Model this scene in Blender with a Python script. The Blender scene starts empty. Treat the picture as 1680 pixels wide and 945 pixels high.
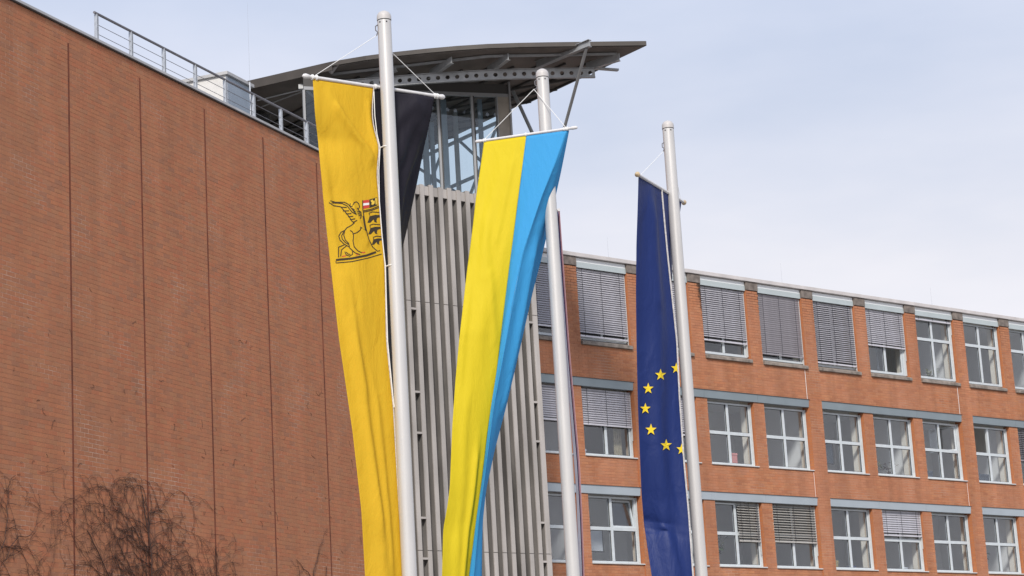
import bpy, bmesh, math, random
import numpy as np
from mathutils import Matrix, Vector
rnd = random.Random(7)
SC = bpy.context.scene
COL = SC.collection
PI = math.pi

# ------------------------------------------------------------------ camera
F_PX, PITCH, ROLL, CX, CY = 3587.4, math.radians(12.657), math.radians(3.290), 840.0, 472.5
CAM = np.array([0, 0, 1.6])
_cp, _sp = math.cos(PITCH), math.sin(PITCH)
_R0 = np.array([1.0, 0, 0]); _U0 = np.array([0, -_sp, _cp]); FW = np.array([0, _cp, _sp])
RT = _R0 * math.cos(ROLL) - _U0 * math.sin(ROLL)
UP = _R0 * math.sin(ROLL) + _U0 * math.cos(ROLL)
cam_data = bpy.data.cameras.new('camera')
cam = bpy.data.objects.new('camera', cam_data); COL.objects.link(cam)
cam_data.sensor_width = 36.0; cam_data.lens = F_PX / 1680 * 36.0
cam_data.clip_start = 0.1; cam_data.clip_end = 4000
M = Matrix.Identity(4)
for i in range(3):
    M[i][0] = RT[i]; M[i][1] = UP[i]; M[i][2] = -FW[i]; M[i][3] = CAM[i]
cam.matrix_world = M
SC.camera = cam

# ------------------------------------------------------------------ light, sky, exposure
SUN_EL, SUN_AZ = math.radians(38), math.atan2(-0.07, -0.997)      # azimuth from +Y towards +X
sd = Vector((math.cos(SUN_EL) * math.sin(SUN_AZ), math.cos(SUN_EL) * math.cos(SUN_AZ), math.sin(SUN_EL)))
sun_data = bpy.data.lights.new('sun', 'SUN'); sun_data.energy = 3.5; sun_data.angle = math.radians(9)
sun_data.color = (1.0, 0.95, 0.88)
sun = bpy.data.objects.new('sun', sun_data); COL.objects.link(sun)
sun.rotation_euler = (-sd).to_track_quat('-Z', 'Y').to_euler(); sun.location = (-20, -30, 60)
world = bpy.data.worlds.new('World'); SC.world = world; world.use_nodes = True
wn, wl = world.node_tree.nodes, world.node_tree.links
wn.clear()
wo = wn.new('ShaderNodeOutputWorld'); bg = wn.new('ShaderNodeBackground')
sky = wn.new('ShaderNodeTexSky'); sky.sky_type = 'NISHITA'; sky.sun_disc = False
sky.sun_elevation = SUN_EL; sky.sun_rotation = SUN_AZ; sky.air_density = 1.0; sky.dust_density = 2.0; sky.ozone_density = 1.5
tc = wn.new('ShaderNodeTexCoord'); sep = wn.new('ShaderNodeSeparateXYZ'); wl.new(tc.outputs['Generated'], sep.inputs[0])
mr = wn.new('ShaderNodeMapRange'); wl.new(sep.outputs['Z'], mr.inputs['Value'])         # thin veil of high cloud, denser low down
mr.inputs['From Min'].default_value = 0.08; mr.inputs['From Max'].default_value = 0.75
mr.inputs['To Min'].default_value = 0.97; mr.inputs['To Max'].default_value = 0.6
mp = wn.new('ShaderNodeMapping'); mp.inputs['Scale'].default_value = (3, 3, 9); wl.new(tc.outputs['Generated'], mp.inputs[0])
nz = wn.new('ShaderNodeTexNoise'); nz.inputs['Scale'].default_value = 1.3; nz.inputs['Detail'].default_value = 5; wl.new(mp.outputs[0], nz.inputs['Vector'])
mn = wn.new('ShaderNodeMapRange'); wl.new(nz.outputs['Fac'], mn.inputs['Value'])
mn.inputs['From Min'].default_value = 0.3; mn.inputs['From Max'].default_value = 0.7; mn.inputs['To Min'].default_value = -0.13; mn.inputs['To Max'].default_value = 0.13
ad = wn.new('ShaderNodeMath'); ad.operation = 'ADD'; ad.use_clamp = True; wl.new(mr.outputs[0], ad.inputs[0]); wl.new(mn.outputs[0], ad.inputs[1])
mx = wn.new('ShaderNodeMix'); mx.data_type = 'RGBA'; wl.new(ad.outputs[0], mx.inputs['Factor'])
wl.new(sky.outputs[0], mx.inputs['A'])
mv = wn.new('ShaderNodeMapRange'); wl.new(sep.outputs['Z'], mv.inputs['Value']); mv.inputs['From Min'].default_value = 0.22; mv.inputs['From Max'].default_value = 0.45
ad2 = wn.new('ShaderNodeMath'); ad2.operation = 'SUBTRACT'; ad2.use_clamp = True; wl.new(mv.outputs[0], ad2.inputs[0]); wl.new(mn.outputs[0], ad2.inputs[1])
veil = wn.new('ShaderNodeMix'); veil.data_type = 'RGBA'; wl.new(ad2.outputs[0], veil.inputs['Factor'])
veil.inputs['A'].default_value = (9.2, 9.1, 9.7, 1); veil.inputs['B'].default_value = (6.2, 7.4, 10.0, 1); wl.new(veil.outputs['Result'], mx.inputs['B'])
wl.new(mx.outputs['Result'], bg.inputs['Color']); bg.inputs['Strength'].default_value = 0.1
wl.new(bg.outputs[0], wo.inputs[0])
SC.render.engine = 'CYCLES'
SC.view_settings.view_transform = 'Standard'; SC.view_settings.look = 'None'
SC.view_settings.exposure = 0.0; SC.view_settings.gamma = 1.0
SC.cycles.max_bounces = 8; SC.cycles.transparent_max_bounces = 16

# ------------------------------------------------------------------ helpers
def ray(x, y): return FW + RT * (x - CX) / F_PX - UP * (y - CY) / F_PX
def proj(P):
    d = np.asarray(P, float) - CAM; z = d @ FW
    return CX + F_PX * (d @ RT) / z, CY - F_PX * (d @ UP) / z
def onz(x, y, z):
    d = ray(x, y); return CAM + d * ((z - CAM[2]) / d[2])
def at_depth(x, y, Y):
    d = ray(x, y); return CAM + d * (Y / d[1])
def on_plane(x, y, P0, n):
    d = ray(x, y); return CAM + d * (((P0 - CAM) @ n) / (d @ n))
class Wall:
    """vertical plane: u along the wall, z up, local y points INTO the building"""
    def __init__(s, P0, az):
        a = math.radians(az); s.az = az
        s.d = np.array([math.sin(a), math.cos(a), 0]); s.n = np.array([math.cos(a), -math.sin(a), 0]); s.P0 = np.array(P0, float)
    def uv(s, x, y, off=0.0):
        q = on_plane(x, y, s.P0 + s.n * off, s.n); return (q - s.P0) @ s.d, q[2]
    def world(s, u, y, z):
        q = s.P0 + s.d * u - s.n * y; return np.array([q[0], q[1], z])
    def local(s, P):
        q = np.asarray(P) - s.P0; return (q @ s.d, -(q @ s.n), P[2])
    def place(s, o):
        o.location = (s.P0[0], s.P0[1], 0); o.rotation_euler = (0, 0, PI / 2 - math.radians(s.az))
q = at_depth(10, 705, 37.0); q[2] = 0
LW = Wall(q, 22.72)                 # windowless brick wing on the left
q = at_depth(950, 600, 62.0); q[2] = 0
RW = Wall(q, 49.18)                 # office wing on the right

MATS = {}
def mat(name, col, rough=0.6, metal=0.0, spec=0.5, noise=0.0, nscale=6.0, bump=0.0, bscale=60.0, stretch=None):
    m = bpy.data.materials.new(name); m.use_nodes = True
    nt = m.node_tree; n, l = nt.nodes, nt.links; b = n['Principled BSDF']
    b.inputs['Base Color'].default_value = (*col, 1); b.inputs['Roughness'].default_value = rough
    b.inputs['Metallic'].default_value = metal; b.inputs['Specular IOR Level'].default_value = spec
    t = n.new('ShaderNodeTexCoord'); src = t.outputs['Object']
    if stretch:
        k = n.new('ShaderNodeMapping'); k.inputs['Scale'].default_value = stretch; l.new(src, k.inputs[0]); src = k.outputs[0]
    if noise:
        z = n.new('ShaderNodeTexNoise'); z.inputs['Scale'].default_value = nscale; z.inputs['Detail'].default_value = 6; l.new(src, z.inputs['Vector'])
        r = n.new('ShaderNodeValToRGB'); l.new(z.outputs['Fac'], r.inputs[0])
        r.color_ramp.elements[0].position = 0.3; r.color_ramp.elements[1].position = 0.7
        r.color_ramp.elements[0].color = (*[c * (1 - noise) for c in col], 1); r.color_ramp.elements[1].color = (*[min(1, c * (1 + noise)) for c in col], 1)
        l.new(r.outputs[0], b.inputs['Base Color'])
    if bump:
        z = n.new('ShaderNodeTexNoise'); z.inputs['Scale'].default_value = bscale; z.inputs['Detail'].default_value = 4; l.new(src, z.inputs['Vector'])
        q = n.new('ShaderNodeBump'); q.inputs['Strength'].default_value = bump; q.inputs['Distance'].default_value = 0.01
        l.new(z.outputs['Fac'], q.inputs['Height']); l.new(q.outputs[0], b.inputs['Normal'])
    MATS[name] = m; return m

def brick_mat(name, cols, wscale, wcol, wamt, smin=0.86):
    """brick face: per-brick tone from the 'tint' attribute, broad weathering from noise"""
    m = bpy.data.materials.new(name); m.use_nodes = True
    n, l = m.node_tree.nodes, m.node_tree.links; b = n['Principled BSDF']; b.inputs['Roughness'].default_value = 0.9; b.inputs['Specular IOR Level'].default_value = 0.2
    a = n.new('ShaderNodeAttribute'); a.attribute_name = 'tint'
    r = n.new('ShaderNodeValToRGB'); l.new(a.outputs['Fac'], r.inputs[0])
    els = r.color_ramp.elements
    els[0].color = (*cols[0], 1); els[1].color = (*cols[-1], 1)
    for i, c in enumerate(cols[1:-1]):
        e = els.new((i + 1) / (len(cols) - 1)); e.color = (*c, 1)
    g = n.new('ShaderNodeNewGeometry')
    z = n.new('ShaderNodeTexNoise'); z.inputs['Scale'].default_value = wscale; z.inputs['Detail'].default_value = 7; z.inputs['Roughness'].default_value = 0.6
    l.new(g.outputs['Position'], z.inputs['Vector'])
    mr = n.new('ShaderNodeMapRange'); mr.inputs['From Min'].default_value = 0.42; mr.inputs['From Max'].default_value = 0.68; mr.inputs['To Max'].default_value = wamt
    l.new(z.outputs['Fac'], mr.inputs['Value'])
    x = n.new('ShaderNodeMix'); x.data_type = 'RGBA'; l.new(mr.outputs[0], x.inputs['Factor']); l.new(r.outputs[0], x.inputs['A']); x.inputs['B'].default_value = (*wcol, 1)
    s = n.new('ShaderNodeTexNoise'); s.inputs['Scale'].default_value = 55; s.inputs['Detail'].default_value = 3; l.new(g.outputs['Position'], s.inputs['Vector'])
    v = n.new('ShaderNodeMapRange'); v.inputs['To Min'].default_value = 0.78; v.inputs['To Max'].default_value = 1.22; l.new(s.outputs['Fac'], v.inputs['Value'])
    y = n.new('ShaderNodeVectorMath'); y.operation = 'SCALE'; l.new(x.outputs['Result'], y.inputs[0]); l.new(v.outputs[0], y.inputs['Scale'])
    km = n.new('ShaderNodeMapping'); km.inputs['Scale'].default_value = (1, 1, 0.10); l.new(g.outputs['Position'], km.inputs[0])
    kz = n.new('ShaderNodeTexNoise'); kz.inputs['Scale'].default_value = 2.6; kz.inputs['Detail'].default_value = 6; l.new(km.outputs[0], kz.inputs['Vector'])
    kv = n.new('ShaderNodeMapRange'); kv.inputs['From Min'].default_value = 0.3; kv.inputs['From Max'].default_value = 0.7; kv.inputs['To Min'].default_value = smin; kv.inputs['To Max'].default_value = 2 - smin; l.new(kz.outputs['Fac'], kv.inputs['Value'])
    y2 = n.new('ShaderNodeVectorMath'); y2.operation = 'SCALE'; l.new(y.outputs[0], y2.inputs[0]); l.new(kv.outputs[0], y2.inputs['Scale'])
    l.new(y2.outputs[0], b.inputs['Base Color'])
    bp = n.new('ShaderNodeBump'); bp.inputs['Strength'].default_value = 0.4; bp.inputs['Distance'].default_value = 0.006; l.new(s.outputs['Fac'], bp.inputs['Height']); l.new(bp.outputs[0], b.inputs['Normal'])
    MATS[name] = m; return m

def mortar_mat(name, base, pale, lo, hi, scale, dark=None):
    m = bpy.data.materials.new(name); m.use_nodes = True
    n, l = m.node_tree.nodes, m.node_tree.links; b = n['Principled BSDF']; b.inputs['Roughness'].default_value = 0.95; b.inputs['Specular IOR Level'].default_value = 0.1
    g = n.new('ShaderNodeNewGeometry'); z = n.new('ShaderNodeTexNoise'); z.inputs['Scale'].default_value = scale; z.inputs['Detail'].default_value = 5; z.inputs['Roughness'].default_value = 0.65
    l.new(g.outputs['Position'], z.inputs['Vector'])
    mr = n.new('ShaderNodeMapRange'); mr.inputs['From Min'].default_value = lo; mr.inputs['From Max'].default_value = hi; l.new(z.outputs['Fac'], mr.inputs['Value'])
    x = n.new('ShaderNodeMix'); x.data_type = 'RGBA'; l.new(mr.outputs[0], x.inputs['Factor']); x.inputs['A'].default_value = (*base, 1); x.inputs['B'].default_value = (*pale, 1)
    out = x.outputs['Result']
    if dark:                                      # algae in the joints of the top courses
        sp = n.new('ShaderNodeSeparateXYZ'); l.new(g.outputs['Position'], sp.inputs[0])
        dn = n.new('ShaderNodeMath'); dn.operation = 'MULTIPLY_ADD'; l.new(z.outputs['Fac'], dn.inputs[0]); dn.inputs[1].default_value = 2.4; l.new(sp.outputs['Z'], dn.inputs[2])
        dm = n.new('ShaderNodeMapRange'); dm.inputs['From Min'].default_value = dark[0]; dm.inputs['From Max'].default_value = dark[1]; l.new(dn.outputs[0], dm.inputs['Value'])
        x2 = n.new('ShaderNodeMix'); x2.data_type = 'RGBA'; l.new(dm.outputs[0], x2.inputs['Factor']); l.new(out, x2.inputs['A']); x2.inputs['B'].default_value = (0.03, 0.018, 0.014, 1)
        out = x2.outputs['Result']
    l.new(out, b.inputs['Base Color']); MATS[name] = m; return m

def brick_tex_mat(name, c1, c2, mortar):
    """reveals of the brick piers, seen edge-on: courses from a procedural brick pattern"""
    m = bpy.data.materials.new(name); m.use_nodes = True
    n, l = m.node_tree.nodes, m.node_tree.links; b = n['Principled BSDF']; b.inputs['Roughness'].default_value = 0.9; b.inputs['Specular IOR Level'].default_value = 0.2
    t = n.new('ShaderNodeTexCoord'); s = n.new('ShaderNodeSeparateXYZ'); l.new(t.outputs['Object'], s.inputs[0])
    a = n.new('ShaderNodeMath'); a.operation = 'ADD'; l.new(s.outputs['X'], a.inputs[0]); l.new(s.outputs['Y'], a.inputs[1])
    c = n.new('ShaderNodeCombineXYZ'); l.new(a.outputs[0], c.inputs['X']); l.new(s.outputs['Z'], c.inputs['Y'])
    k = n.new('ShaderNodeTexBrick'); l.new(c.outputs[0], k.inputs['Vector']); k.inputs['Scale'].default_value = 1.0
    k.inputs['Brick Width'].default_value = 0.25; k.inputs['Row Height'].default_value = 0.0833; k.inputs['Mortar Size'].default_value = 0.009
    k.inputs['Color1'].default_value = (*c1, 1); k.inputs['Color2'].default_value = (*c2, 1); k.inputs['Mortar'].default_value = (*mortar, 1)
    l.new(k.outputs['Color'], b.inputs['Base Color']); MATS[name] = m; return m

def cloth_mat(name, col, trans=0.3, bumpscale=9.0, rough=0.7, bd=0.022, sp=0.25):
    m = bpy.data.materials.new(name); m.use_nodes = True
    n, l = m.node_tree.nodes, m.node_tree.links; b = n['Principled BSDF']; o = n['Material Output']
    b.inputs['Base Color'].default_value = (*col, 1); b.inputs['Roughness'].default_value = rough; b.inputs['Specular IOR Level'].default_value = sp
    t = n.new('ShaderNodeBsdfTranslucent'); t.inputs['Color'].default_value = (*col, 1)
    x = n.new('ShaderNodeMixShader'); x.inputs[0].default_value = trans; l.new(b.outputs[0], x.inputs[1]); l.new(t.outputs[0], x.inputs[2]); l.new(x.outputs[0], o.inputs[0])
    g = n.new('ShaderNodeNewGeometry'); k = n.new('ShaderNodeMapping'); k.inputs['Scale'].default_value = (1, 1, 0.35); k.inputs['Rotation'].default_value = (0, 0.35, 0)
    l.new(g.outputs['Position'], k.inputs[0])
    z = n.new('ShaderNodeTexNoise'); z.inputs['Scale'].default_value = bumpscale; z.inputs['Detail'].default_value = 5; z.inputs['Distortion'].default_value = 0.6; l.new(k.outputs[0], z.inputs['Vector'])
    q = n.new('ShaderNodeBump'); q.inputs['Strength'].default_value = 0.55; q.inputs['Distance'].default_value = bd; l.new(z.outputs['Fac'], q.inputs['Height'])
    wv = n.new('ShaderNodeTexNoise'); wv.inputs['Scale'].default_value = 34; wv.inputs['Detail'].default_value = 6; wv.inputs['Distortion'].default_value = 1.2; l.new(k.outputs[0], wv.inputs['Vector'])
    q2 = n.new('ShaderNodeBump'); q2.inputs['Strength'].default_value = 0.35; q2.inputs['Distance'].default_value = 0.006; l.new(wv.outputs['Fac'], q2.inputs['Height']); l.new(q.outputs[0], q2.inputs['Normal'])
    l.new(q2.outputs[0], b.inputs['Normal']); l.new(q2.outputs[0], t.inputs['Normal'])
    MATS[name] = m; return m

def glass_mat(name, tint, refl):
    m = bpy.data.materials.new(name); m.use_nodes = True
    n, l = m.node_tree.nodes, m.node_tree.links; n.remove(n['Principled BSDF']); o = n['Material Output']
    t = n.new('ShaderNodeBsdfTransparent'); t.inputs[0].default_value = (*tint, 1)
    g = n.new('ShaderNodeBsdfGlossy'); g.inputs['Roughness'].default_value = 0.015; g.inputs['Color'].default_value = (0.95, 0.97, 1, 1)
    ge = n.new('ShaderNodeNewGeometry'); dt = n.new('ShaderNodeVectorMath'); dt.operation = 'DOT_PRODUCT'; l.new(ge.outputs['Incoming'], dt.inputs[0]); l.new(ge.outputs['Normal'], dt.inputs[1])
    ab = n.new('ShaderNodeMath'); ab.operation = 'ABSOLUTE'; l.new(dt.outputs['Value'], ab.inputs[0])
    om = n.new('ShaderNodeMath'); om.operation = 'SUBTRACT'; om.inputs[0].default_value = 1.0; l.new(ab.outputs[0], om.inputs[1])
    p5 = n.new('ShaderNodeMath'); p5.operation = 'POWER'; p5.inputs[1].default_value = 5.0; l.new(om.outputs[0], p5.inputs[0])
    k = n.new('ShaderNodeMath'); k.operation = 'MULTIPLY_ADD'; k.use_clamp = True; k.inputs[1].default_value = 0.95; k.inputs[2].default_value = refl; l.new(p5.outputs[0], k.inputs[0])
    x = n.new('ShaderNodeMixShader'); l.new(k.outputs[0], x.inputs[0]); l.new(t.outputs[0], x.inputs[1]); l.new(g.outputs[0], x.inputs[2]); l.new(x.outputs[0], o.inputs[0])
    MATS[name] = m; return m

# ------------------------------------------------------------------ mesh building
class MB:
    def __init__(s): s.v = []; s.f = []
    def add(s, vs, fs):
        o = len(s.v); s.v += [tuple(float(c) for c in p) for p in vs]; s.f += [tuple(i + o for i in q) for q in fs]; return s
    def box(s, x0, x1, y0, y1, z0, z1):
        return s.add([(x0, y0, z0), (x1, y0, z0), (x1, y1, z0), (x0, y1, z0), (x0, y0, z1), (x1, y0, z1), (x1, y1, z1), (x0, y1, z1)],
                     [(0, 3, 2, 1), (4, 5, 6, 7), (0, 1, 5, 4), (1, 2, 6, 5), (2, 3, 7, 6), (3, 0, 4, 7)])
    def bar(s, a, b, w, h, up=(0, 0, 1)):
        a, b = Vector(a), Vector(b); d = (b - a).normalized(); u = Vector(up)
        if abs(d.dot(u)) > 0.98: u = Vector((1, 0, 0))
        x = d.cross(u).normalized(); z = x.cross(d)
        vs = []
        for p in (a, b):
            for i, j in ((-1, -1), (1, -1), (1, 1), (-1, 1)): vs.append(p + x * (i * w / 2) + z * (j * h / 2))
        return s.add(vs, [(0, 1, 2, 3), (7, 6, 5, 4), (0, 4, 5, 1), (1, 5, 6, 2), (2, 6, 7, 3), (3, 7, 4, 0)])
    def tube(s, pts, r, n=8, cap=True):
        pts = [Vector(p) for p in pts]; rs = r if isinstance(r, (list, tuple)) else [r] * len(pts)
        vs, fs = [], []; pu = None
        for i, p in enumerate(pts):
            d = (pts[min(i + 1, len(pts) - 1)] - pts[max(i - 1, 0)])
            d = d.normalized() if d.length > 1e-9 else Vector((0, 0, 1))
            if pu is None: pu = Vector((0, 0, 1)) if abs(d.z) < 0.9 else Vector((1, 0, 0))
            x = d.cross(pu).normalized(); u = x.cross(d).normalized(); pu = u
            for k in range(n):
                a = 2 * PI * k / n; vs.append(p + x * (math.cos(a) * rs[i]) + u * (math.sin(a) * rs[i]))
        for i in range(len(pts) - 1):
            for k in range(n):
                fs.append((i * n + k, i * n + (k + 1) % n, (i + 1) * n + (k + 1) % n, (i + 1) * n + k))
        if cap:
            fs.append(tuple(range(n - 1, -1, -1))); fs.append(tuple(range((len(pts) - 1) * n, len(pts) * n)))
        return s.add(vs, fs)
    def lathe(s, c, prof, n=24):
        vs, fs = [], []
        for r, z in prof:
            for k in range(n):
                a = 2 * PI * k / n; vs.append((c[0] + r * math.cos(a), c[1] + r * math.sin(a), c[2] + z))
        for i in range(len(prof) - 1):
            for k in range(n): fs.append((i * n + k, i * n + (k + 1) % n, (i + 1) * n + (k + 1) % n, (i + 1) * n + k))
        fs.append(tuple(range((len(prof) - 1) * n, len(prof) * n))); fs.append(tuple(range(n - 1, -1, -1)))
        return s.add(vs, fs)
    def prism(s, poly, z0, z1):
        n = len(poly); vs = [(p[0], p[1], z0) for p in poly] + [(p[0], p[1], z1) for p in poly]
        fs = [tuple(range(n - 1, -1, -1)), tuple(range(n, 2 * n))] + [(i, (i + 1) % n, (i + 1) % n + n, i + n) for i in range(n)]
        return s.add(vs, fs)
    def mesh(s, name, m, smooth=False, angle=35):
        me = bpy.data.meshes.new(name); me.from_pydata(s.v, [], s.f); me.update()
        bm = bmesh.new(); bm.from_mesh(me); bmesh.ops.recalc_face_normals(bm, faces=bm.faces); bm.to_mesh(me); bm.free()
        if m: me.materials.append(MATS[m] if isinstance(m, str) else m)
        if smooth:
            me.shade_smooth()
            try: me.set_sharp_from_angle(angle=math.radians(angle))
            except Exception: pass
        return me
    def build(s, name, m, parent=None, smooth=False, bevel=0):
        o = bpy.data.objects.new(name, s.mesh(name, m, smooth)); COL.objects.link(o)
        if parent: o.parent = parent
        if bevel:
            b = o.modifiers.new('bevel', 'BEVEL'); b.width = bevel; b.segments = 2; b.limit_method = 'ANGLE'
        return o
def box_part(name, m, parent, *b, bevel=0): return MB().box(*b).build(name, m, parent, bevel=bevel)
def tag(o, label=None, cat=None, group=None, kind=None):
    if label: o['label'] = label
    if cat: o['category'] = cat
    if group: o['group'] = group
    if kind: o['kind'] = kind
    return o
def thing(name, label, cat, loc=(0, 0, 0), group=None):
    o = bpy.data.objects.new(name, None); COL.objects.link(o); o.location = loc; o.empty_display_size = 0.3
    return tag(o, label, cat, group)
def link_copy(o, parent, loc=None, rot=None):
    c = o.copy(); COL.objects.link(c); c.parent = parent
    if loc is not None: c.location = loc
    if rot is not None: c.rotation_euler = rot
    return c

# ------------------------------------------------------------------ materials
brick_mat('brick_left', [(0.335, 0.155, 0.092), (0.395, 0.160, 0.084), (0.43, 0.158, 0.082), (0.40, 0.180, 0.094), (0.445, 0.174, 0.087), (0.37, 0.176, 0.10)], 0.55, (0.38, 0.175, 0.095), 0.5, 0.92)
brick_mat('brick_right', [(0.36, 0.150, 0.082), (0.41, 0.172, 0.088), (0.44, 0.176, 0.088), (0.42, 0.19, 0.105), (0.46, 0.20, 0.10), (0.40, 0.182, 0.108)], 0.5, (0.42, 0.19, 0.115), 0.55)
mortar_mat('mortar_left', (0.42, 0.20, 0.12), (0.64, 0.46, 0.36), 0.50, 0.68, 0.75)
mortar_mat('mortar_right', (0.44, 0.21, 0.125), (0.62, 0.44, 0.33), 0.50, 0.70, 0.9, dark=(16.2, 17.4))
brick_tex_mat('brick_reveal', (0.50, 0.19, 0.078), (0.45, 0.165, 0.072), (0.42, 0.18, 0.10))
mat('joint', (0.17, 0.045, 0.02), 0.9, noise=0.45, nscale=3, stretch=(1, 1, 0.6))
mat('coping_right', (0.55, 0.515, 0.50), 0.8, noise=0.12, nscale=2)
mat('lintel_blue', (0.40, 0.45, 0.49), 0.35, metal=0.1, noise=0.06, nscale=1.5)
mat('coping', (0.45, 0.44, 0.435), 0.55, metal=0.1, noise=0.12, nscale=2)
mat('coping_dark', (0.06, 0.05, 0.045), 0.8)
mat('roofing', (0.12, 0.12, 0.12), 0.95, noise=0.2)
mat('galvanised', (0.47, 0.49, 0.52), 0.45, metal=0.5, noise=0.15, nscale=12)
mat('rail_steel', (0.20, 0.19, 0.20), 0.5, metal=0.4, noise=0.15)
mat('hut_white', (0.66, 0.64, 0.61), 0.7, noise=0.06)
mat('hut_grey', (0.30, 0.35, 0.41), 0.25, noise=0.12, nscale=1.2)
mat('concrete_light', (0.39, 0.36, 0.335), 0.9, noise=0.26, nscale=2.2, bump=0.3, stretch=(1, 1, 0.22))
mat('concrete_dark_shaded', (0.15, 0.138, 0.128), 0.92, noise=0.5, nscale=2.2, bump=0.3, stretch=(1, 1, 0.22))  # dark recess panels; on the rib sides the tone is shade put into colour
mat('concrete_sill', (0.24, 0.205, 0.175), 0.95, noise=0.4, nscale=5, bump=0.5)
mat('concrete_head', (0.185, 0.155, 0.135), 0.95, noise=0.35, nscale=6, bump=0.4)
mat('lintel_metal', (0.235, 0.28, 0.305), 0.35, metal=0.15, noise=0.07, nscale=1.5)
mat('lintel_pale', (0.44, 0.49, 0.495), 0.35, metal=0.1, noise=0.06, nscale=1.5)
mat('tray_white', (0.80, 0.81, 0.81), 0.4)
mat('window_white', (0.55, 0.59, 0.61), 0.35, noise=0.06)
mat('frame_white', (0.58, 0.58, 0.57), 0.4, noise=0.06)
mat('gasket', (0.03, 0.03, 0.03), 0.7)
mat('slat', (0.56, 0.545, 0.58), 0.35, metal=0.2, noise=0.08, nscale=4)
mat('slat_dark', (0.30, 0.28, 0.30), 0.4, metal=0.2, noise=0.08, nscale=4)
mat('slat_cream', (0.44, 0.42, 0.39), 0.4, metal=0.1, noise=0.08)
mat('cord', (0.02, 0.02, 0.025), 0.8)
mat('room_wall', (0.82, 0.81, 0.78), 0.9)
mat('room_pier', (0.85, 0.78, 0.66), 0.85)
mat('room_ceiling', (0.85, 0.85, 0.84), 0.9)
mat('room_floor', (0.32, 0.29, 0.25), 0.8)
mat('soffit', (0.15, 0.13, 0.115), 0.75, noise=0.2, nscale=1.5)
mat('fascia', (0.06, 0.05, 0.042), 0.6, noise=0.2, nscale=2)
mat('steel_grey', (0.34, 0.345, 0.345), 0.45, metal=0.3, noise=0.12, nscale=6)
mat('steel_dark', (0.07, 0.065, 0.06), 0.7)
mat('mullion', (0.34, 0.34, 0.34), 0.45, metal=0.3)
mat('beige_panel', (0.33, 0.29, 0.24), 0.6, noise=0.1)
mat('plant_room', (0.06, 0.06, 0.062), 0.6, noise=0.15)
mat('pole_alu', (0.58, 0.56, 0.54), 0.36, metal=0.2, noise=0.06, nscale=3, stretch=(6, 6, 0.5))
mat('pole_cap', (0.52, 0.49, 0.47), 0.5)
mat('rope_white', (0.80, 0.79, 0.77), 0.9)
mat('bar_white', (0.66, 0.64, 0.63), 0.45, noise=0.08, nscale=20)
mat('finial_tan', (0.55, 0.42, 0.26), 0.5)
mat('hem', (0.55, 0.52, 0.50), 0.9, noise=0.25, nscale=40)
cloth_mat('flag_gold', (0.83, 0.55, 0.036), 0.38, 8.0, 0.75, 0.035, 0.2)
cloth_mat('flag_black', (0.019, 0.0165, 0.025), 0.1)
cloth_mat('flag_yellow', (0.78, 0.62, 0.022), 0.25)
cloth_mat('flag_azure', (0.058, 0.37, 0.72), 0.2)
cloth_mat('flag_navy', (0.011, 0.029, 0.15), 0.15, 7.0, 0.55, 0.04, 0.35)
cloth_mat('flag_rose', (0.62, 0.38, 0.42), 0.2)
cloth_mat('flag_pale', (0.70, 0.76, 0.86), 0.2)
mat('print_black', (0.035, 0.024, 0.012), 0.85)
mat('print_red', (0.55, 0.05, 0.035), 0.85)
mat('print_white', (0.78, 0.76, 0.74), 0.85)
mat('print_gold', (0.74, 0.50, 0.06), 0.85)
mat('star_yellow', (0.80, 0.58, 0.02), 0.8)
mat('vine', (0.055, 0.027, 0.020), 0.9, noise=0.4, nscale=9)
mat('vine_pale', (0.17, 0.115, 0.085), 0.9, noise=0.3, nscale=9)
mat('leaf', (0.05, 0.09, 0.025), 0.7, noise=0.3, nscale=20)
mat('leaf_pale', (0.36, 0.37, 0.18), 0.7, noise=0.3, nscale=20)
mat('pot', (0.10, 0.075, 0.06), 0.7)
mat('dark_art', (0.05, 0.065, 0.085), 0.4)
mat('paper', (0.72, 0.74, 0.76), 0.8)
mat('pink', (0.65, 0.25, 0.22), 0.8)
mat('navy_box', (0.03, 0.04, 0.12), 0.7)
mat('ochre_box', (0.36, 0.28, 0.12), 0.8)
mat('red_plastic', (0.45, 0.05, 0.04), 0.4)
mat('curtain', (0.42, 0.36, 0.24), 0.9, noise=0.2, nscale=10)
mat('ground_paving', (0.23, 0.22, 0.205), 0.9, noise=0.15, nscale=0.4)
glass_mat('glass', (0.93, 0.95, 0.97), 0.06)
glass_mat('glass_clear', (0.90, 0.95, 0.96), 0.045)

# ------------------------------------------------------------------ ground
g = MB().add([(-900, -900, 0), (900, -900, 0), (900, 900, 0), (-900, 900, 0)], [(0, 1, 2, 3)]).build('ground', 'ground_paving')
tag(g, kind='structure')

# ------------------------------------------------------------------ bricks
COURSE = 0.08333
def lay(rects, pitch, gap=0.011, shift=0.0):
    """running bond clipped to rectangles (u0,u1,z0,z1,yface) -> list of (u0,u1,z0,z1,y,full)"""
    out = []
    for (a, b, z0, z1, y) in rects:
        k0, k1 = math.floor(z0 / COURSE + 1e-6), math.ceil(z1 / COURSE - 1e-6)
        for k in range(k0, k1):
            za, zb = max(z0, k * COURSE + gap / 2), min(z1, (k + 1) * COURSE - gap / 2)
            if zb - za < 0.015: continue
            o = shift + (0.5 * pitch if k % 2 else 0.0)
            j0, j1 = math.floor((a - o) / pitch), math.ceil((b - o) / pitch)
            for j in range(j0, j1):
                ua, ub = max(a, o + j * pitch + gap / 2), min(b, o + (j + 1) * pitch - gap / 2)
                if ub - ua < 0.02: continue
                full = (ub - ua) > pitch - gap * 1.5 and (zb - za) > COURSE - gap * 1.5
                out.append((ua, ub, za, zb, y, full))
    return out
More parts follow.
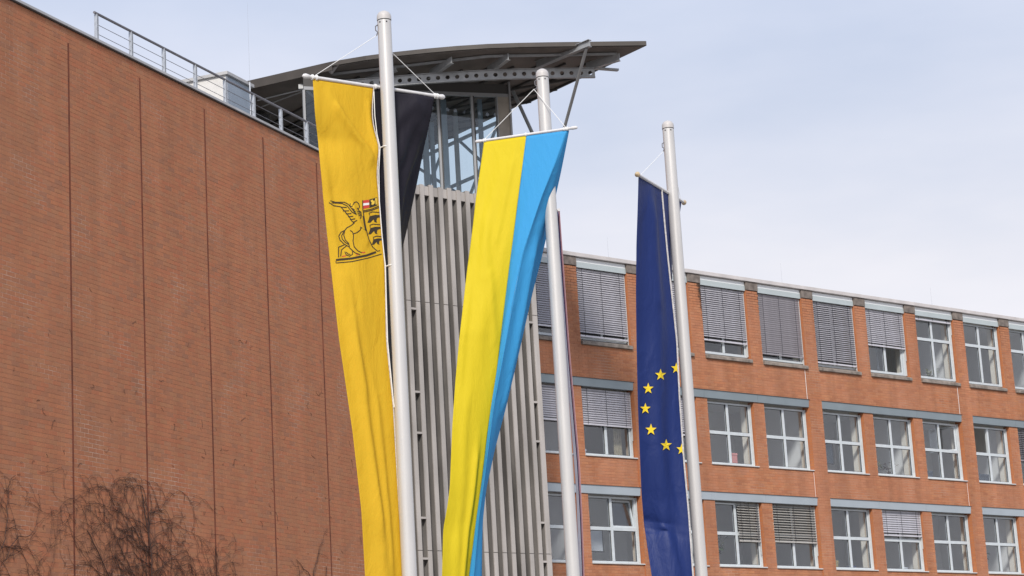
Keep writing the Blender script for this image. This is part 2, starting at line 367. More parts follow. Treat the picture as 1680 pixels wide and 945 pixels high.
def brick_field(name, m, parent, bricks, depth, tintf):
    n = len(bricks); V = np.zeros((n, 8, 3)); T = np.zeros(n)
    for i, (a, b, z0, z1, y, fl) in enumerate(bricks):
        yo = y + rnd.uniform(0, 0.002)
        V[i] = [(a, yo, z0), (b, yo, z0), (b, yo, z1), (a, yo, z1), (a, y + depth, z0), (b, y + depth, z0), (b, y + depth, z1), (a, y + depth, z1)]
        T[i] = tintf((a + b) / 2, (z0 + z1) / 2)
    fc = np.array([(0, 1, 2, 3), (0, 4, 5, 1), (1, 5, 6, 2), (2, 6, 7, 3), (3, 7, 4, 0)])
    Fs = (fc[None] + 8 * np.arange(n)[:, None, None]).reshape(-1, 4)
    me = bpy.data.meshes.new(name); me.from_pydata(V.reshape(-1, 3).tolist(), [], Fs.tolist()); me.update()
    at = me.attributes.new('tint', 'FLOAT', 'FACE'); at.data.foreach_set('value', np.repeat(T, 5).astype(np.float32))
    me.materials.append(MATS[m]); o = bpy.data.objects.new(name, me); COL.objects.link(o); o.parent = parent
    o['kind'] = 'stuff'; return o
def brick_pieces(m, parent, bricks, depth, nvar=14):
    a, b, z0, z1, y, fl = bricks[0]; w, h = b - a, z1 - z0; vs = []
    for k in range(nvar):
        me = MB().add([(0, 0, 0), (w, 0, 0), (w, 0, h), (0, 0, h), (0, depth, 0), (w, depth, 0), (w, depth, h), (0, depth, h)],
                      [(0, 1, 2, 3), (0, 4, 5, 1), (1, 5, 6, 2), (2, 6, 7, 3), (3, 7, 4, 0)]).mesh('brick', m)
        at = me.attributes.new('tint', 'FLOAT', 'FACE'); at.data.foreach_set('value', np.full(5, (k + 0.5) / nvar, np.float32)); vs.append(me)
    for (a, b, z0, z1, y, fl) in bricks:
        o = bpy.data.objects.new('brick', vs[rnd.randrange(nvar)]); COL.objects.link(o); o.parent = parent; o.location = (a, y + rnd.uniform(0, 0.002), z0)
def split_bricks(W, bricks, lim=300, ok=lambda x, y: True):
    sc = []
    for i, (a, b, z0, z1, y, fl) in enumerate(bricks):
        if not fl: continue
        P = W.world((a + b) / 2, y, (z0 + z1) / 2); px, py = proj(P)
        if 2 < px < 1678 and 2 < py < 943 and ok(px, py): sc.append((np.linalg.norm(P - CAM), i))
    sc.sort(); s = set(i for _, i in sc[:lim])
    return [bricks[i] for i in s], [b for i, b in enumerate(bricks) if i not in s]

# ------------------------------------------------------------------ left wing: windowless brick wall
LTOP = 15.80; LU0, LU1 = -12.0, 14.55; GP = 2.43; G0 = 1.99
wing = thing('brick_wing', 'windowless dark red brick wing with vertical joints, left of the flags', 'building'); LW.place(wing)
box_part('wall', 'mortar_left', wing, LU0, LU1, 0.0036, 12.0, 0, LTOP - 0.02)
grooves = [G0 + GP * i for i in range(-5, 6)]
gz = 15.50; gw = 0.029
rects = [(LU0, LU1, gz, LTOP - 0.03, 0.0)]
ed = [LU0] + [e for g_ in grooves for e in (g_ - gw, g_ + gw)] + [LU1]
for i in range(0, len(ed), 2): rects.append((ed[i], ed[i + 1], 0.0, gz, 0.0))
bl = lay(rects, GP / 10, shift=G0)
near, rest = split_bricks(LW, bl)
brick_pieces('brick_left', wing, near, 0.0042)
brick_field('brick_field', 'brick_left', wing, rest, 0.0042, lambda u, z: rnd.random())
for g_ in grooves: box_part('expansion_joint', 'joint', wing, g_ - gw + 0.002, g_ + gw - 0.002, 0.0016, 0.0034, 0.0, gz)
box_part('coping', 'coping', wing, LU0, LU1 + 0.06, -0.05, 0.45, LTOP, LTOP + 0.055, bevel=0.006)
box_part('coping_drip', 'coping_dark', wing, LU0, LU1 + 0.05, -0.035, 0.40, LTOP - 0.02, LTOP - 0.001)
box_part('roof', 'roofing', wing, LU0, LU1 - 0.05, 0.46, 11.95, LTOP - 0.019, LTOP - 0.004)

# railing on the wing's parapet
rail = thing('roof_railing', 'grey steel railing with two wires along the brick wing parapet', 'railing'); LW.place(rail)
zc, zr = LTOP + 0.055, 16.46
MB().tube([(3.04, 0.12, zr), (14.4, 0.12, zr)], 0.027, 10).build('top_rail', 'rail_steel', rail, True)
for zz in (zr - 0.22, zr - 0.41): MB().tube([(3.10, 0.12, zz), (14.4, 0.12, zz)], 0.006, 6).build('wire', 'rail_steel', rail, True)
pm = MB().box(-0.022, -0.010, 0.085, 0.155, zc, zr - 0.02).box(0.018, 0.030, 0.085, 0.155, zc, zr - 0.05).box(-0.05, 0.06, 0.06, 0.18, zc, zc + 0.012).mesh('post', 'galvanised')
for i in range(10):
    o = bpy.data.objects.new('post', pm); COL.objects.link(o); o.parent = rail; o.location = (3.11 + 1.203 * i, 0, 0)

# small hut on the wing's roof
hu = [LW.local(on_plane(x, y, LW.P0 - LW.n * 2.2, LW.n)) for x, y in ((370, 118), (411, 139))]
hut = thing('roof_hut', 'small white roof hut with blue grey side panel behind the railing', 'hut'); LW.place(hut)
h0, h1, hz = hu[0][0], hu[1][0], (hu[0][2] + hu[1][2]) / 2
box_part('wall', 'hut_white', hut, h0, h1, 2.203, 5.2, LTOP, hz - 0.08)
box_part('side_panel', 'hut_grey', hut, h0 + 0.08, h1 - 0.02, 2.19, 2.2025, LTOP, hz - 0.09)
box_part('corner_trim', 'galvanised', hut, h0 - 0.004, h0 + 0.078, 2.185, 2.2024, LTOP, hz - 0.085)
box_part('roof', 'coping', hut, h0 - 0.06, h1 + 0.04, 2.12, 5.25, hz - 0.08, hz, bevel=0.005)
# low upstand behind the railing
up = thing('roof_upstand', 'low grey metal upstand behind the railing below the canopy', 'upstand'); LW.place(up)
box_part('sheet', 'hut_grey', up, 8.6, 13.6, 0.9, 1.2, LTOP, LTOP + 0.50)
box_part('cap', 'coping', up, 8.57, 13.6, 0.88, 1.22, LTOP + 0.50, LTOP + 0.53)
# lightning rod on the parapet
a = LW.uv(425, 196)[0]
rod = thing('lightning_rod', 'tall thin pale lightning rod beside the brick wing railing', 'lightning rod'); LW.place(rod)
MB().tube([(a, 0.2, zc), (a, 0.2, 16.75)], 0.014, 8).build('base_tube', 'galvanised', rod, True)
MB().tube([(a, 0.2, 16.75), (a, 0.2, 18.6)], [0.0035, 0.0018], 6).build('rod', 'galvanised', rod, True)

# ------------------------------------------------------------------ stair tower with concrete ribs
TY = -4.0; TU0, TU1 = -10.45, -5.02; TZ = 16.40; FP = 0.2965
tower = thing('stair_tower', 'grey concrete stair tower of close vertical ribs behind the flags', 'tower'); RW.place(tower)
box_part('core', 'concrete_dark_shaded', tower, TU0 + 0.02, TU1 - 0.02, TY + 0.16, 0.5, 0, TZ - 0.25)
nf = int((TU1 - TU0) / FP)
JZ = [0.93, 7.13, 13.33, TZ]
for i in range(nf + 1):
    u1 = TU1 - i * FP; w = 0.16 if i == 0 else 0.125
    top = TZ + (0.02 if i % 2 else 0.0)
    m = MB(); zs = [0.0, 0.93, 7.13, 13.33, top]
    for za, zb in zip(zs[:-1], zs[1:]): m.box(u1 - w, u1, TY, TY + 0.03, za + 0.008, zb - 0.008)
    ro = m.build('rib', 'concrete_light', tower); box_part('rib_shaded_side', 'concrete_dark_shaded', ro, u1 - w + 0.006, u1 - 0.006, TY + 0.0301, TY + 0.159, 0, top - 0.01)  # sides behind the pale rib front, coloured darker to paint in recess shade
for col, side in ((0, 0), (13, 0)):
    u1 = TU1 - col * FP - (0.16 if col == 0 else 0.125)
    for zz in (13.11, 11.01, 9.99, 7.90, 6.91, 4.8):
        box_part('bracket', 'concrete_light', tower, u1 - 0.17, u1 - 0.001, TY + 0.005, TY + 0.155, zz, zz + 0.05)
for i in range(nf):
    u1 = TU1 - i * FP - (0.16 if i == 0 else 0.125)
    ub = TU1 - (i + 1) * FP
    box_part('parapet_panel', 'concrete_light', tower, ub + 0.002, u1 - 0.002, TY + 0.035, TY + 0.157, TZ - 0.27, TZ - 0.035)
# ------------------------------------------------------------------ office wing
office = thing('office_building', 'orange brick office wing with rows of white windows on the right', 'building'); RW.place(office)
EU0, EU1 = -4.98, 33.24
PW, OW1, OW = 0.525, 2.022, 2.03
r1 = lambda i: 0.135 + 2.547 * (i - 1)
def r23(i):
    g_, k = divmod(i - 2, 3); return 2.66 + 7.62 * g_ + 2.495 * k
PIL = [(2.66 + 7.62 * g_ - 0.60, 2.66 + 7.62 * g_) for g_ in (0, 1, 2, 3, 4)]
IDX = list(range(-1, 14))
rects = []
def wallpart(name, u0, u1, z0, z1, yf=0.0, depth=0.25):
    rects.append((u0, u1, z0, z1, yf)); box_part(name, 'brick_reveal', office, u0, u1, yf + 0.0125, depth, z0, z1)
    box_part(name + '_mortar', 'mortar_right', office, u0 + 0.0015, u1 - 0.0015, yf + 0.007, yf + 0.0124, z0 + 0.001, z1 - 0.001)
wallpart('spandrel', EU0, EU1, 12.782, 13.76)
for i in [k for k in IDX if k >= 0] + [14]:
    u0 = r1(i) - PW
    wallpart('pier', u0, u0 + PW, 13.762, 16.10)
    box_part('pier_head', 'concrete_head', office, u0 - 0.004, u0 + PW + 0.004, -0.02, 0.34, 16.102, 16.37, bevel=0.01)
ends = [EU0] + [p for pr in PIL for p in pr] + [EU1]
for k in range(0, len(ends), 2):
    u0, u1 = ends[k], ends[k + 1]
    wallpart('spandrel', u0 + 0.001, u1 - 0.001, 9.682, 10.50)
    wallpart('spandrel', u0 + 0.001, u1 - 0.001, 0.0, 7.42)
for p in PIL: wallpart('pilaster', p[0], p[1], 0.0, 12.78, -0.05)
for i in IDX:
    if (i - 2) % 3 != 2 and r23(i) + OW < EU1:
        a, b = r23(i) + OW, r23(i + 1)
        wallpart('pier', a, b, 10.502, 12.53); wallpart('pier', a, b, 7.422, 9.42)
bl = lay(rects, 0.25, gap=0.012)
near, rest = split_bricks(RW, bl, ok=lambda x, y: 905 < x < 1042 and not (y > 395 and x < 920 + 0.057 * (y - 300)))
brick_pieces('brick_right', office, near, 0.0075)
def stain(u, z):
    t = rnd.random(); return t
brick_field('brick_field', 'brick_right', office, rest, 0.0075, stain)
# algae-black run-off stain down the right edge of the pier by the flagpole
am = mat('algae', (0.05, 0.035, 0.028), 0.95); an, al = am.node_tree.nodes, am.node_tree.links
ab = an['Principled BSDF']; at_ = an.new('ShaderNodeTexCoord'); asp = an.new('ShaderNodeSeparateXYZ'); al.new(at_.outputs['Object'], asp.inputs[0])
az_ = an.new('ShaderNodeTexNoise'); az_.inputs['Scale'].default_value = 14; az_.inputs['Detail'].default_value = 6; al.new(at_.outputs['Object'], az_.inputs['Vector'])
a1 = an.new('ShaderNodeMapRange'); a1.inputs['From Min'].default_value = r1(3) - 0.34; a1.inputs['From Max'].default_value = r1(3); a1.inputs['To Min'].default_value = -0.75; a1.inputs['To Max'].default_value = 0.1; al.new(asp.outputs['X'], a1.inputs['Value'])
a2 = an.new('ShaderNodeMapRange'); a2.inputs['From Min'].default_value = 14.2; a2.inputs['From Max'].default_value = 16.1; a2.inputs['To Min'].default_value = -0.5; a2.inputs['To Max'].default_value = 0.25; al.new(asp.outputs['Z'], a2.inputs['Value'])
a3 = an.new('ShaderNodeMath'); a3.operation = 'ADD'; al.new(a1.outputs[0], a3.inputs[0]); al.new(a2.outputs[0], a3.inputs[1])
a4 = an.new('ShaderNodeMath'); a4.operation = 'ADD'; al.new(a3.outputs[0], a4.inputs[0]); al.new(az_.outputs['Fac'], a4.inputs[1])
a5 = an.new('ShaderNodeMapRange'); a5.inputs['From Min'].default_value = 0.35; a5.inputs['From Max'].default_value = 0.75; a5.inputs['To Max'].default_value = 0.9; al.new(a4.outputs[0], a5.inputs['Value']); al.new(a5.outputs[0], ab.inputs['Alpha'])
MB().add([(r1(3) - 0.4, -0.0015, 14.0), (r1(3) - 0.001, -0.0015, 14.0), (r1(3) - 0.001, -0.0015, 16.1), (r1(3) - 0.4, -0.0015, 16.1)], [(0, 1, 2, 3)]).build('algae_stain', 'algae', office)
# white movement joints
for p in PIL[1:4]:
    box_part('movement_joint', 'print_white', office, p[0] - 0.02, p[0] - 0.004, -0.004, 0.006, 12.785, 13.74)
    box_part('movement_joint', 'print_white', office, p[0] - 0.016, p[0] - 0.002, -0.004, 0.006, 9.69, 10.48)
# coping, lintels
box_part('coping', 'coping_right', office, EU0, EU1, -0.06, 0.42, 16.372, 16.49, bevel=0.008)
box_part('roof', 'roofing', office, EU0, EU1, 0.42, 12, 16.30, 16.40)
for i in [k for k in IDX if k >= 0]:
    u0 = r1(i)
    box_part('lintel_panel', 'lintel_pale', office, u0 + 0.006, u0 + OW1 - 0.012, 0.03, 0.055, 16.07, 16.235)
    box_part('rain_tray', 'tray_white', office, u0 + 0.006, u0 + OW1 - 0.012, 0.045, 0.07, 16.237, 16.355)
    # sloping concrete sill
    a, b = u0 + 0.004, u0 + OW1 - 0.004
    MB().add([(a, -0.07, 13.762), (b + 0.0, -0.07, 13.762), (b, 0.20, 13.762), (a, 0.20, 13.762), (a, -0.07, 13.86), (b, -0.07, 13.86), (b, 0.20, 13.955), (a, 0.20, 13.955)],
             [(0, 3, 2, 1), (4, 5, 6, 7), (0, 1, 5, 4), (1, 2, 6, 5), (2, 3, 7, 6), (3, 0, 4, 7)]).build('sill', 'concrete_sill', office, bevel=0.012)
for k in range(0, len(ends), 2):
    for z0 in (12.535, 9.425):
        u0, u1 = ends[k], ends[k + 1]
        nseg = 3 if u1 - u0 > 5 else 1
        for s_ in range(nseg):
            a = u0 + (u1 - u0) * s_ / nseg; b = u0 + (u1 - u0) * (s_ + 1) / nseg
            # front leaf leans back a little, cap above
            MB().add([(a + .004, -0.03, z0), (b - .004, -0.03, z0), (b - .004, -0.055, z0 + .235), (a + .004, -0.055, z0 + .235), (a + .004, 0.10, z0), (b - .004, 0.10, z0), (b - .004, 0.10, z0 + .235), (a + .004, 0.10, z0 + .235)],
                     [(0, 1, 2, 3), (7, 6, 5, 4), (0, 4, 5, 1), (3, 2, 6, 7), (1, 5, 6, 2), (0, 3, 7, 4)]).build('lintel_panel', 'lintel_metal' if z0 > 12 else 'lintel_blue', office)
        box_part('lintel_cap', 'coping_dark', office, u0, u1 + 0.03, -0.075, 0.05, z0 + 0.236, z0 + 0.246)
# interiors
for zf, zt in ((13.40, 16.28), (10.12, 12.95), (7.02, 9.85)):
    box_part('ceiling', 'room_ceiling', office, EU0, EU1, 0.253, 3.6, zt - 0.02, zt)
    box_part('floor', 'room_floor', office, EU0, EU1, 0.253, 3.6, zf, zf + 0.02)
    box_part('back_wall', 'room_wall', office, EU0, EU1, 3.601, 3.7, zf, zt)
    for i in range(0, 15):
        u = (r1(i) - 0.30) if zf > 13 else (r23(i) - 0.27)
        box_part('inner_pier', 'room_pier', office, u - 0.19, u + 0.19, 0.252, 0.60, zf + 0.02, zt - 0.02)
        if i % 2 == (0 if zf > 11 else 1): box_part('partition', 'room_wall', office, u - 0.05, u + 0.05, 0.605, 3.599, zf + 0.02, zt - 0.02)

YG = 0.17           # plane of the window frames
def leaf_frame(mb, a, b, z0, z1, y0=0.0, t=0.045, d=0.05):
    mb.box(a, a + t, y0, y0 + d, z0, z1).box(b - t, b, y0, y0 + d, z0, z1).box(a + t, b - t, y0, y0 + d, z0, z0 + t).box(a + t, b - t, y0, y0 + d, z1 - t, z1); return mb
def window(u0, w, z0, z1, zt, openq=None, tiltq=None, ledge=True, material='window_white'):
    """frame part with four panes (0 lower-left, 1 lower-right, 2 upper-left, 3 upper-right)"""
    u1 = u0 + w; um = u0 + w * 0.5; fr = 0.055
    f = MB()
    f.box(u0, u0 + fr, YG, YG + 0.08, z0, z1).box(u1 - fr, u1, YG, YG + 0.08, z0, z1)
    f.box(u0 + fr, u1 - fr, YG, YG + 0.08, z0, z0 + fr + 0.02).box(u0 + fr, u1 - fr, YG, YG + 0.08, z1 - fr, z1)
    f.box(um - 0.045, um + 0.045, YG - 0.008, YG + 0.08, z0 + fr + 0.02, z1 - fr)
    f.box(u0 + fr, um - 0.045, YG - 0.004, YG + 0.08, zt - 0.05, zt + 0.05).box(um + 0.045, u1 - fr, YG - 0.004, YG + 0.08, zt - 0.05, zt + 0.05)
    wo_ = f.build('window', material, office, bevel=0.004)
    qs = [(u0 + fr, um - 0.045, z0 + fr + 0.02, zt - 0.05), (um + 0.045, u1 - fr, z0 + fr + 0.02, zt - 0.05), (u0 + fr, um - 0.045, zt + 0.05, z1 - fr), (um + 0.045, u1 - fr, zt + 0.05, z1 - fr)]
    for k, (a, b, c, d) in enumerate(qs):
        if openq and k in openq or tiltq and k in tiltq:
            o = leaf_frame(MB(), 0.004, b - a - 0.004, 0.004, d - c - 0.004, t=0.05).build('casement', material, wo_)
            p = MB().box(0.05, b - a - 0.05, 0.02, 0.026, 0.05, d - c - 0.05).build('pane', 'glass', wo_)
            if openq and k in openq:
                ang = openq[k]
                for x in (o, p):
                    x.location = (b if ang < 0 else a, YG + 0.03, c)
                    x.rotation_euler = (0, 0, abs(ang)) if ang > 0 else (0, 0, ang + 0)
                if ang < 0:            # hinged on the right: mirror by turning about the right jamb
                    for x in (o, p): x.rotation_euler = (0, 0, PI + ang); x.location = (b, YG + 0.03, c)
                    for x in (o, p): x.rotation_euler = (0, 0, PI - abs(ang))
                else:
                    for x in (o, p): x.rotation_euler = (0, 0, ang)
            else:
                for x in (o, p): x.location = (a, YG + 0.03, c); x.rotation_euler = (-tiltq[k], 0, 0)
        else:
            gk = leaf_frame(MB(), a, b, c, d, YG + 0.022, t=0.012, d=0.02).build('gasket', 'gasket', wo_)
            MB().box(a + 0.012, b - 0.012, YG + 0.03, YG + 0.036, c + 0.012, d - 0.012).build('pane', 'glass', wo_)
    if ledge: MB().box(u0 - 0.03, u1 + 0.05, -0.04, YG - 0.002, z0 - 0.035, z0 - 0.003).build('window_ledge', 'frame_white', wo_, bevel=0.004)
    # light reveal trim on the right jamb
    MB().box(u1 + 0.004, u1 + 0.010, 0.11, YG + 0.06, z0, z1).build('jamb_trim', 'frame_white', wo_)
    return wo_
SLATS = {}
def slat_mesh(w, m):
    key = (round(w, 3), m)
    if key not in SLATS:
        pr = [(-0.035, 0.000), (-0.018, 0.006), (0, 0.008), (0.018, 0.006), (0.035, 0.0)]
        vs = [(x, y, z) for x in (0.0, w) for (z, y) in pr] + [(x, y + 0.0015, z) for x in (0.0, w) for (z, y) in pr]
        fs = []
        for k in range(4): fs += [(k, k + 1, k + 6, k + 5), (10 + k + 1, 10 + k, 10 + k + 5, 10 + k + 6)]
        fs += [(0, 5, 15, 10), (4, 14, 19, 9)]
        SLATS[key] = MB().add(vs, fs).mesh('slat', m)
    return SLATS[key]
def blind(u0, w, ztop, zbot, m='slat', tilt=-0.5, pitch=0.066):
    y = 0.095
    b = MB()
    for t in (0.12, 0.5, 0.88): b.box(u0 + w * t - 0.006, u0 + w * t + 0.006, y - 0.040, y - 0.037, zbot, ztop)
    bo = b.build('blind', 'cord', office)
    MB().box(u0, u0 + w, y - 0.022, y + 0.022, zbot - 0.025, zbot + 0.03).build('bottom_rail', m, bo, bevel=0.004)
    MB().box(u0 + w + 0.002, u0 + w + 0.012, y - 0.015, y + 0.02, zbot - 0.4 if zbot - 0.4 > 0 else 0, ztop).build('guide_rail', 'frame_white', bo)
    me = slat_mesh(w, m); n = int((ztop - zbot - 0.04) / pitch)
    for k in range(n):
        o = bpy.data.objects.new('slat', me); COL.objects.link(o); o.parent = bo
        o.location = (u0, y, ztop - 0.035 - k * pitch); o.rotation_euler = (tilt + rnd.uniform(-0.03, 0.03), rnd.uniform(-0.0012, 0.0012), 0)
# row 1
Z1 = (13.96, 16.06)
for i in range(0, 14):
    u0 = r1(i) + 0.02; w = OW1 - 0.07
    window(u0, w, Z1[0], Z1[1], 15.31, openq={1: -1.15} if i == 6 else None, ledge=False)
    if i == 0: blind(u0, w, 16.06, 14.22, 'slat', -0.52)
    if i == 1: blind(u0, w, 16.06, 14.04, 'slat', -0.52)
    if i == 2: blind(u0, w, 16.06, 14.20, 'slat', -0.52)
    if i == 3: blind(u0, w, 16.06, 14.37, 'slat', -0.6)
    if i == 4: blind(u0, w, 16.06, 14.15, 'slat_dark', 0.25)
    if i == 5: blind(u0, w, 16.06, 14.06, 'slat', -0.74)
    if i == 6: blind(u0, w, 16.06, 14.86, 'slat', -0.52)
    if i == 7: blind(u0, w, 16.06, 15.96, 'slat', -0.52)
# rows 2 and 3
for i in range(-1, 14):
    u0 = r23(i) + 0.015; w = OW - 0.06
    window(u0, w, 10.54, 12.47, 11.53, openq={3: -0.95} if i == 7 else ({2: 0.9} if i == 8 else None))
    if i == -1: blind(u0, w, 12.49, 11.50)
    if i == 0: blind(u0, w, 12.49, 11.50, 'slat', -0.50)
    if i == 1: blind(u0, w, 12.49, 11.45, 'slat', -0.50)
    if i == 2: blind(u0, w, 12.49, 11.35, 'slat', -0.50)
    if i == 9: blind(u0, w, 12.49, 11.40, 'slat_dark', -0.8)
    window(u0, w, 7.46, 9.39, 8.46, tiltq={3: 0.16} if i == 1 else None)
    if i == 3: blind(u0 + w * 0.52, w * 0.46, 9.40, 8.24, 'slat_cream', -0.93, 0.078)
    if i == 4: blind(u0, w, 9.40, 8.26, 'slat_cream', -0.93, 0.078)
    if i == 6: blind(u0, w, 9.40, 8.60, 'slat', -0.45, 0.072)

# ------------------------------------------------------------------ things inside the offices
def room_thing(name, label, cat, u, y, z):
    o = thing(name, label, cat); q_ = RW.world(u, y, z); o.location = tuple(q_); o.rotation_euler = (0, 0, PI / 2 - math.radians(RW.az)); return o
def potted_plant(label, u, z, h, spread, leafm, n=60, seed=1):
    r = random.Random(seed); t = room_thing('potted_plant', label, 'plant', u, 0.62, z)
    MB().lathe((0, 0, 0), [(0.08, 0), (0.12, 0.20), (0.125, 0.22), (0.10, 0.22)], 14).build('pot', 'pot', t, True)
    m, s = MB(), MB()
    for k in range(7):
        a = r.uniform(0, 2 * PI); e = (math.cos(a) * spread * r.uniform(.3, 1), math.sin(a) * 0.18, h * r.uniform(.6, 1))
        s.tube([(0, 0, 0.2), (e[0] * .4, e[1] * .4, 0.2 + (e[2] - .2) * .6), e], [0.009, 0.007, 0.004], 5)
        for j in range(n // 7):
            f = r.uniform(0.35, 1.05); c = Vector((e[0] * f, e[1] * f, 0.2 + (e[2] - .2) * f)); d = Vector((r.uniform(-1, 1), r.uniform(-1, 1), r.uniform(-.6, .6))).normalized()
            x = d.cross(Vector((0, 0, 1))).normalized(); L = r.uniform(.12, .22)
            m.add([c, c + d * L * .5 + x * L * .25, c + d * L, c + d * L * .5 - x * L * .25], [(0, 1, 2, 3)])
    s.build('stem', 'vine_pale', t); m.build('leaves', leafm, t)
potted_plant('dark leafy plant in brown pot beside the half-width blind in lowest row', r23(3) + 0.55, 7.40, 1.45, 0.3, 'leaf', 80, 2)
potted_plant('pale yellowish plant behind window in middle row above the slatted blind', r23(6) + 0.52, 10.45, 0.75, 0.3, 'leaf_pale', 90, 3)
potted_plant('small bright plant behind top row window with folded up blind', r1(7) + 1.35, 13.88, 0.55, 0.2, 'leaf_pale', 40, 4)
potted_plant('dark green plant behind the lower right window at photo edge', r23(8) + 0.55, 7.40, 1.15, 0.32, 'leaf', 90, 5)
potted_plant('green trailing plant in the lower window with a tilted pane', r23(1) + 0.4, 8.2, 0.5, 0.2, 'leaf', 40, 6)
t = room_thing('wall_picture', 'dark blue framed picture inside middle row window beside brick pilaster', 'picture', r23(5) + 0.95, 0.9, 11.35)
MB().box(-0.45, 0.45, 0, 0.02, -0.38, 0.38).build('print', 'dark_art', t); leaf_frame(MB(), -0.48, 0.48, -0.41, 0.41, -0.01, 0.03, 0.04).build('frame', 'gasket', t)
t = room_thing('wall_picture', 'small pale framed picture inside lower window right of tilted pane', 'picture', r23(1) + 1.3, 1.2, 8.25)
MB().box(-0.25, 0.25, 0, 0.02, -0.3, 0.3).build('print', 'paper', t); leaf_frame(MB(), -0.28, 0.28, -0.33, 0.33, -0.01, 0.03, 0.04).build('frame', 'gasket', t)
def sill_box(label, cat, u, z, w, h, m, name='box'):
    t = room_thing(name, label, cat, u, 0.42, z)
    MB().box(-w / 2, w / 2, 0, 0.16, 0, h * 0.8).build('body', m, t, bevel=0.01); MB().box(-w / 2 - .01, w / 2 + .01, -0.01, 0.17, h * 0.8 + .002, h).build('lid', m, t, bevel=0.01)
sill_box('white carton behind middle window under half lowered blind', 'carton', r23(1) + 0.25, 10.42, 0.34, 0.36, 'paper', 'carton')
sill_box('white stacked files in lower left pane of middle row window by pole', 'carton', r23(3) + 0.22, 10.42, 0.26, 0.42, 'paper', 'carton')
sill_box('pink card standing in middle row window right of the flagpole', 'card', r23(3) + 1.45, 10.62, 0.22, 0.36, 'pink', 'card')
sill_box('navy storage box in lower window between two blinds', 'storage box', r23(5) + 1.35, 7.36, 0.26, 0.26, 'navy_box', 'storage_box')
sill_box('ochre carton in lower left pane between two blinds', 'carton', r23(5) + 0.4, 7.36, 0.5, 0.42, 'ochre_box', 'carton')
sill_box('white cup box under half blind in the lower row', 'storage box', r23(6) + 1.4, 7.36, 0.22, 0.26, 'paper', 'storage_box')
sill_box('red plastic tray in the lowest window at the right photo edge', 'tray', r23(8) + 1.45, 7.36, 0.4, 0.22, 'red_plastic', 'tray')
potted_plant('bare twiggy plant behind middle row window right of the pale plant', r23(6) + 1.35, 10.45, 0.7, 0.28, 'vine_pale', 30, 7)
sill_box('dark grey monitor back in the middle row window below the open pane', 'monitor', r23(7) + 0.5, 10.44, 0.6, 0.42, 'dark_art', 'monitor')
sill_box('grey monitor back in the middle row window with open left pane', 'monitor', r23(8) + 0.9, 10.44, 0.55, 0.45, 'dark_art', 'monitor')
sill_box('ochre file box in the lowest window second from right', 'storage box', r23(7) + 1.5, 7.38, 0.45, 0.2, 'ochre_box', 'storage_box')
t = room_thing('curtain', 'ochre curtain at right side of window under half blind', 'curtain', r23(1) + 1.62, 0.5, 10.3)
m = MB()
for k in range(8): m.box(k * 0.04, k * 0.04 + 0.038, 0.015 * (k % 2), 0.03 + 0.015 * (k % 2), 0, 2.2)
m.build('fabric', 'curtain', t)
# thin lightning rods on the office roof
for px_, py_, lab in ((1010, 425, 'thin lightning rod on office roof left of the blue flag'), (1295, 466, 'thin lightning rod on office roof above dark blinds'), (1541, 503, 'thin lightning rod on office roof above the right windows')):
    u = RW.uv(px_, py_)[0]; t = room_thing('roof_rod', lab, 'lightning rod', u, 0.3, 16.49)
    MB().tube([(0, 0, 0), (0, 0, 0.75)], [0.004, 0.002], 6).build('rod', 'galvanised', t, True); MB().box(-0.03, 0.03, -0.03, 0.03, 0, 0.03).build('foot', 'rail_steel', t)

# ------------------------------------------------------------------ canopy over the stair tower
ZR = 19.75
front = [onz(x, y, ZR) for x, y in ((545, 108), (600, 98.8), (650, 92.3), (700, 87), (750, 82.6), (800, 79.4), (850, 77.6), (900, 76.6), (960, 75.8), (1060, 74.5))]
left_e = onz(410, 139, ZR); dl = (left_e - front[0]); left_far = front[0] + dl * 3.2
dr = onz(838, 179, ZR) - front[-1]; back = front[-1] + dr * 2.75
poly = [left_far] + front + [back]
canopy = thing('tower_canopy', 'wide thin dark canopy roof curving over the stair tower top', 'canopy', (front[4][0], front[4][1], 0))
off = np.array([canopy.location[0], canopy.location[1], 0])
Lc = lambda p: tuple(np.asarray(p) - off)
MB().prism([Lc(p) for p in poly], ZR + 0.012, ZR + 0.10).build('roof_plate', 'fascia', canopy)
inn = [np.array(p) + (np.array([-1.5, 56.0, 0]) - np.array([p[0], p[1], 0])) * 0.012 for p in poly]
MB().prism([Lc(p) for p in inn], ZR - 0.02, ZR + 0.01).build('soffit', 'soffit', canopy)
# fascia strips along the edges
def strip(name, a, b, z0, z1, m, t=0.03): 
    return MB().bar((*Lc(a)[:2], (z0 + z1) / 2), (*Lc(b)[:2], (z0 + z1) / 2), t, z1 - z0).build(name, m, canopy)
for a, b in zip(front[:-1], front[1:]): strip('fascia', a, b, ZR + 0.0, ZR + 0.115, 'fascia')
strip('fascia', left_far, front[0], ZR - 0.12, ZR + 0.115, 'fascia')
strip('fascia', front[-1], back, ZR - 0.005, ZR + 0.112, 'fascia')
